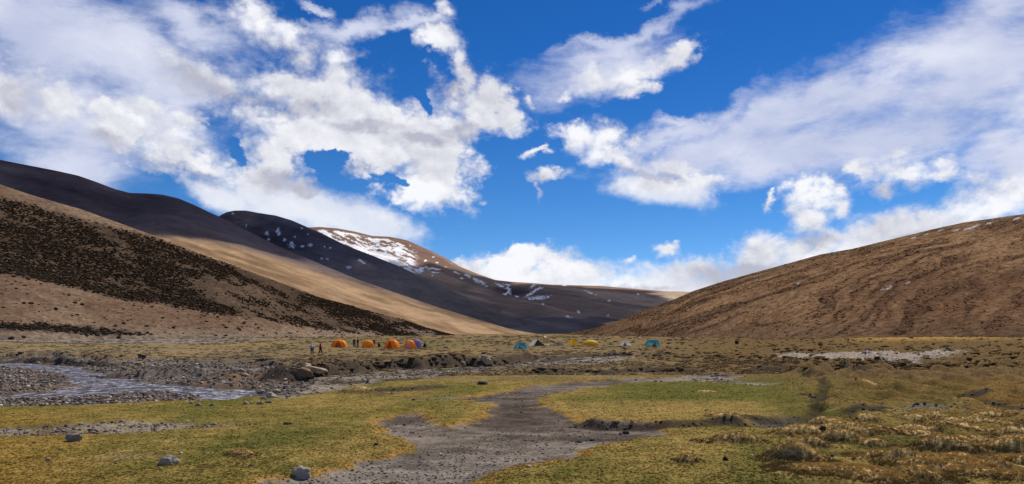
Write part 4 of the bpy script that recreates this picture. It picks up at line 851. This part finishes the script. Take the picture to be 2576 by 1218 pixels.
def facet_tent(px0, px1, pyt, pyb, ring, apexes, mat, door_mat, label, name, depth=.8, rz=0, matf=None, polem=None):
    """ridge or pyramid tent: base ring and ridge points in unit width/height, sagging panels"""
    p = GP((px0 + px1) / 2, pyb); s = p.y / F; L = (px1 - px0) * s; H = (pyb - pyt) * s; D_ = L * depth; t0 = thing(name, Vector((p.x, p.y + D_ * .35, p.z - .04)), label, 'tent', rz)
    bp_ = [Vector((a * L / 2, b_ * D_ / 2, 0)) for a, b_ in ring]; ap = [Vector((a * L / 2, b_ * D_ / 2, c * H)) for a, b_, c in apexes]
    near = lambda q: min(ap, key=lambda a: (a - q).length)
    bm = bmesh.new(); n = len(bp_)
    def panel(a, b_, c, d_, sag):
        K = 6; g_ = []
        for i in range(K + 1):
            row = []
            for j in range(K + 1):
                u_, v_ = i / K, j / K; q = (a * (1 - u_) + b_ * u_) * (1 - v_) + (d_ * (1 - u_) + c * u_) * v_; k_ = 16 * u_ * (1 - u_) * v_ * (1 - v_)
                cen = Vector((0, 0, H * .35)); q = q + (cen - q).normalized() * sag * k_ * L; row.append(bm.verts.new(q))
            g_.append(row)
        for i in range(K):
            for j in range(K): bm.faces.new((g_[i][j], g_[i + 1][j], g_[i + 1][j + 1], g_[i][j + 1]))
    for k in range(n):
        a, b_ = bp_[k], bp_[(k + 1) % n]; panel(a, b_, near(b_), near(a), .03)
    bmesh.ops.remove_doubles(bm, verts=bm.verts, dist=.002); add('canopy', to_mesh(bm, 'canopy', mat, False), t0)
    # front opening, standing just proud of the panel towards the camera
    fr = sorted(bp_, key=lambda q: q.y)[:2]; fr.sort(key=lambda q: q.x); mid = (fr[0] + fr[1]) / 2; top = near(mid); wv = (fr[1] - fr[0]) * (.5 if matf else .16); o_ = Vector((0, -.05, 0))
    bm = bmesh.new(); a = bm.verts.new(mid - wv + o_ + Vector((0, 0, .02))); b_ = bm.verts.new(mid + wv + o_ + Vector((0, 0, .02))); q = mid.lerp(top, .98 if matf else .62) + o_; c = bm.verts.new(q); bm.faces.new((a, b_, c))
    r_ = bmesh.ops.extrude_face_region(bm, geom=list(bm.faces)); bmesh.ops.translate(bm, verts=[v for v in r_['geom'] if isinstance(v, bmesh.types.BMVert)], vec=(0, -.02, 0)); bmesh.ops.recalc_face_normals(bm, faces=bm.faces); add('door', to_mesh(bm, 'door', matf or door_mat), t0)
    for a in ap:
        bm = bmesh.new(); tube(bm, [Vector((a.x, a.y, 0)), a + Vector((0, 0, .10))], .03); add('pole', to_mesh(bm, 'pole', M_pole), t0)
    for q in bp_[:4]:
        bm = bmesh.new(); tube(bm, [q * .9 + Vector((0, 0, H * .12)), q * 1.25], .012, 3); add('guy_line', to_mesh(bm, 'guy_line', M_rope), t0)
    return t0
SQ = [(-1,-1),(1,-1),(1,1),(-1,1)]
facet_tent(1291,1330,861.5,878,[(-.8,-1),(.8,-1),(1,0),(.8,1),(-.8,1),(-1,0)],[(-.55,0,.95),(.5,0,1)],F_te,M_door,'teal tent with flat ridge, left of the white and brown tent','ridge_tent',.7,.1)
facet_tent(1333,1366,853.5,870.5,SQ,[(-.05,-.5,1),(.05,.8,.95)],F_wh,F_br,'white tent with dark brown open front, left of the thin mast','ridge_tent',1.0,.45,matf=F_br)
facet_tent(1426,1457,849,869.5,SQ,[(0,0,1)],F_ye,F_ye2,'bright yellow pyramid tent','pyramid_tent',1.,.15)
dome_tent(1464,1510,855.5,869.5,F_ye2,F_ye,'low mustard yellow dome tent right of the yellow pyramid tent',.1)
facet_tent(1559,1590,855,870,SQ,[(0,0,1)],F_wh,F_br,'small white pyramid tent standing alone','pyramid_tent',1.,-.2)
facet_tent(1622,1665,856.5,871,[(-.85,-1),(.9,-1),(1,0),(.8,1),(-.8,1),(-1,0)],[(-.6,0,1),(.6,0,.98)],F_te,M_door,'teal tent, rightmost of the camp','ridge_tent',.6,-.1)
facet_tent(1384,1421,860.5,870,[(-.9,-1),(1,-.8),(1,.8),(-.9,1)],[(-.3,0,.8),(.2,0,1),(.7,0,.7)],F_bl,M_door,'low dark navy tarp shelter left of the yellow pyramid tent','tarp_shelter',.6,0)
def mast(px, pyb, pyt, label, cross, mat):
    p = GP(px, pyb); s = p.y / F; h = (pyb - pyt) * s; t0 = thing('flag_mast', p, label, 'mast'); bm = bmesh.new(); tube(bm, [(0, 0, -.1), (0, 0, h)], .05, 6); add('pole', to_mesh(bm, 'pole', mat), t0)
    if cross:
        bm = bmesh.new(); tube(bm, [(-.45, 0, h * .93), (.5, 0, h * .90)], .035, 5); add('crossbar', to_mesh(bm, 'crossbar', mat), t0)
        bm = bmesh.new(); g_ = [[bm.verts.new((i * .12, .03 * math.sin(i * 1.3), h * (.88 - .012 * i) - j * .16)) for j in range(3)] for i in range(5)]
        for i in range(4):
            for j in range(2): bm.faces.new((g_[i][j], g_[i + 1][j], g_[i + 1][j + 1], g_[i][j + 1]))
        add('flag', to_mesh(bm, 'flag', F_wh, True), t0)
    else:
        bm = bmesh.new(); bmesh.ops.create_uvsphere(bm, u_segments=8, v_segments=6, radius=.07, matrix=Matrix.Translation((0, 0, h))); add('finial', to_mesh(bm, 'finial', mat), t0)
mast(1368,869,841,'thin dark mast with a crossbar right of the white and brown tent',True,M_pole)
mast(1308,866,850,'thin reddish pole behind the left teal tent',False,plain('red_pole',(.16,.05,.04),.7))
# duffel bag
p = GP(1376,870); t0 = thing('duffel_bag', p, 'small whitish bag on the grass between mast and navy shelter', 'bag'); bm = bmesh.new(); bmesh.ops.create_uvsphere(bm, u_segments=14, v_segments=10, radius=.5, matrix=Matrix.Translation((0,0,.17)) @ Matrix.Diagonal((.9,.5,.4,1))); add('bag_body', to_mesh(bm, 'bag_body', F_wh, True), t0); bm = bmesh.new(); tube(bm, [(-.2,0,.34),(-.1,0,.44),(.1,0,.44),(.2,0,.34)], .02); add('handle', to_mesh(bm, 'handle', M_pole), t0)

# ------------------------------------------------------------------ people
M_skin = plain('skin', (.32,.18,.12), .6, .1, 5, 0); M_hair = plain('dark_hair', (.015,.012,.01), .7, .2, 30, .2); M_boot = plain('boot_leather', (.03,.022,.018), .7)
CLOTH = {}
def cloth(c):
    if c not in CLOTH: CLOTH[c] = plain('cloth_%d' % len(CLOTH), c, .9, .2, 10, .4)
    return CLOTH[c]
def skin_obj(name, verts, edges, radii, mat, parent, root=0):
    me = bpy.data.meshes.new(name); me.from_pydata([tuple(v) for v in verts], edges, []); me.materials.append(mat); o = add(name, me, parent)
    md = o.modifiers.new('skin', 'SKIN'); md.use_smooth_shade = True
    for i, r in enumerate(radii): me.skin_vertices[0].data[i].radius = (r, r) if not isinstance(r, tuple) else r
    for i in range(len(verts)): me.skin_vertices[0].data[i].use_root = (i == root)
    sb_ = o.modifiers.new('sub', 'SUBSURF'); sb_.levels = 1; sb_.render_levels = 1; return o
def person(px, pyb, hpx, jacket, trousers, label, rz=0, pose='stand', hat=None, pack=None):
    p = GP(px, pyb); s = p.y / F; k = 1.06 * (hpx * s) / {'stand': 1.74, 'bend': 1.40, 'squat': 1.02, 'walk': 1.72}[pose]; t0 = thing('person', p, label, 'person', rz); t0.scale = (k, k, k)
    V = Vector
    if pose == 'stand' or pose == 'walk':
        st = .0 if pose == 'stand' else .22; pel = V((0,0,.95)); che = V((0,0,1.28)); nk = V((0,0,1.47)); hd = V((0,-.02,1.63)); kn = [V((-.11,-st*.6-.02,.50)), V((.11,st*.4,.50))]; an = [V((-.12,-st,.08)), V((.12,st,.10))]; el = [V((-.29,.05+st*.4,1.14)), V((.29,.02-st*.4,1.14))]; ha = [V((-.28,-.10+st,.90)), V((.28,-.10-st,.90))]; sh = [V((-.19,0,1.42)), V((.19,0,1.42))]
    elif pose == 'bend':
        pel = V((0,.10,.92)); che = V((0,-.10,1.16)); nk = V((0,-.22,1.27)); hd = V((0,-.33,1.35)); kn = [V((-.12,-.02,.49)), V((.12,.02,.49))]; an = [V((-.13,.02,.08)), V((.13,.04,.08))]; sh = [V((-.20,-.18,1.24)), V((.20,-.18,1.24))]; el = [V((-.27,-.24,.97)), V((.27,-.24,.97))]; ha = [V((-.16,-.42,.84)), V((.16,-.42,.84))]
    else:
        pel = V((0,.14,.28)); che = V((0,.0,.58)); nk = V((0,-.07,.76)); hd = V((0,-.12,.91)); kn = [V((-.18,-.26,.48)), V((.18,-.26,.48))]; an = [V((-.14,-.08,.07)), V((.14,-.08,.07))]; sh = [V((-.19,-.04,.71)), V((.19,-.04,.71))]; el = [V((-.28,-.18,.50)), V((.28,-.18,.50))]; ha = [V((-.12,-.34,.46)), V((.12,-.34,.46))]
    toe = [a + V((0,-.15,-.03)) for a in an]; hip = [pel + V((-.10,0,-.05)), pel + V((.10,0,-.05))]
    # body: one continuous skinned surface
    vs = [pel, che, nk, hd, *hip, *kn, *an, *toe, *sh, *el, *ha]; ed = [(0,1),(1,2),(2,3),(0,4),(0,5),(4,6),(5,7),(6,8),(7,9),(8,10),(9,11),(1,12),(1,13),(12,14),(13,15),(14,16),(15,17)]
    rd = [.11,.12,.055,.095,.08,.08,.055,.055,.04,.04,.03,.03,.05,.05,.038,.038,.028,.028]
    for sd_ in (0, 1):
        h_ = ha[sd_]; e_ = el[sd_]; dr_ = (h_ - e_).normalized(); wi = 16 + sd_
        for f_ in range(5):
            off = V(((f_ - 2) * .018, 0, 0)); L_ = (.05,.085,.095,.088,.065)[f_]; b0 = len(vs)
            if f_ == 0: off = V((.03 if sd_ == 0 else -.03, -.01, 0))
            vs += [h_ + dr_ * .05 + off, h_ + dr_ * (.05 + L_ * .6) + off * 1.1 + V((0,-.008,0)), h_ + dr_ * (.05 + L_) + off * 1.1 + V((0,-.025,0))]; ed += [(wi, b0), (b0, b0 + 1), (b0 + 1, b0 + 2)]; rd += [.010, .009, .008]
    skin_obj('body', vs, ed, rd, M_skin, t0)
    # jacket and trousers follow the body
    jv = [pel + V((0,0,.02)), che, nk - V((0,0,.05)), *sh, *el, *[h_.lerp(e_, .12) for h_, e_ in zip(ha, el)]]; skin_obj('jacket', jv, [(0,1),(1,2),(1,3),(1,4),(3,5),(4,6),(5,7),(6,8)], [(.19,.15),(.21,.15),.085,.088,.088,.068,.068,.052,.052], cloth(jacket), t0, 1)
    tv = [pel, *hip, *kn, *[a + V((0,0,.05)) for a in an]]; skin_obj('trousers', tv, [(0,1),(0,2),(1,3),(2,4),(3,5),(4,6)], [(.16,.13),.115,.115,.085,.085,.07,.07], cloth(trousers), t0)
    for a, t_ in zip(an, toe): skin_obj('boot', [a + V((0,.03,-.01)), a + V((0,-.03,-.02)), t_ + V((0,-.02,0))], [(0,1),(1,2)], [.055,.055,.042], M_boot, t0)
    # head details: face looks along -y of the figure
    bm = bmesh.new(); bmesh.ops.create_uvsphere(bm, u_segments=16, v_segments=12, radius=1, matrix=Matrix.Translation(hd + V((0,.018,.035))) @ Matrix.Diagonal((.098,.112,.105,1)))
    for v in list(bm.verts):
        if v.co.y < hd.y - .02 and v.co.z < hd.z + .06: bm.verts.remove(v)
    add('hat' if hat else 'hair', to_mesh(bm, 'hair', cloth(hat) if hat else M_hair, True), t0)
    bm = bmesh.new(); bmesh.ops.create_cone(bm, segments=8, radius1=.018, radius2=.006, depth=.04, matrix=Matrix.Translation(hd + V((0,-.10,0))) @ Matrix.Rotation(R(90), 4, 'X')); add('nose', to_mesh(bm, 'nose', M_skin, True), t0)
    for q in (-1, 1):
        bm = bmesh.new(); bmesh.ops.create_uvsphere(bm, u_segments=8, v_segments=6, radius=.012, matrix=Matrix.Translation(hd + V((q * .035,-.092,.02)))); add('eye', to_mesh(bm, 'eye', M_hair, True), t0)
        bm = bmesh.new(); bmesh.ops.create_uvsphere(bm, u_segments=8, v_segments=6, radius=1, matrix=Matrix.Translation(hd + V((q * .095,0,0))) @ Matrix.Diagonal((.012,.02,.032,1))); add('ear', to_mesh(bm, 'ear', M_skin, True), t0)
    return t0
person(785,894.5,25,(.16,.26,.52),(.012,.014,.03),'person bending forward in light blue jacket and black trousers',R(200),'bend',hat=(.35,.42,.55))
person(806,893.5,31,(.30,.018,.02),(.018,.014,.014),'person in dark red jacket walking beside the one in blue',R(110),'walk',hat=(.30,.16,.13))
person(891,874,21,(.012,.011,.012),(.014,.012,.012),'person all in black, left one of the pair between orange tents',R(30))
person(900,873.5,21,(.014,.012,.013),(.12,.12,.14),'person in black jacket and grey trousers, right one of the pair',R(-40))
person(941,873,19.5,(.28,.015,.03),(.10,.012,.018),'person in red standing at the right end of the yellowish orange tent',R(160),'stand',hat=(.6,.15,.25))
person(954,873.5,12.5,(.035,.04,.02),(.02,.02,.016),'person in dark olive crouching right of the one in red',R(-70),'squat')
person(1068,875,14,(.012,.012,.014),(.015,.014,.014),'person in black crouching right of the lilac tent',R(80),'squat')
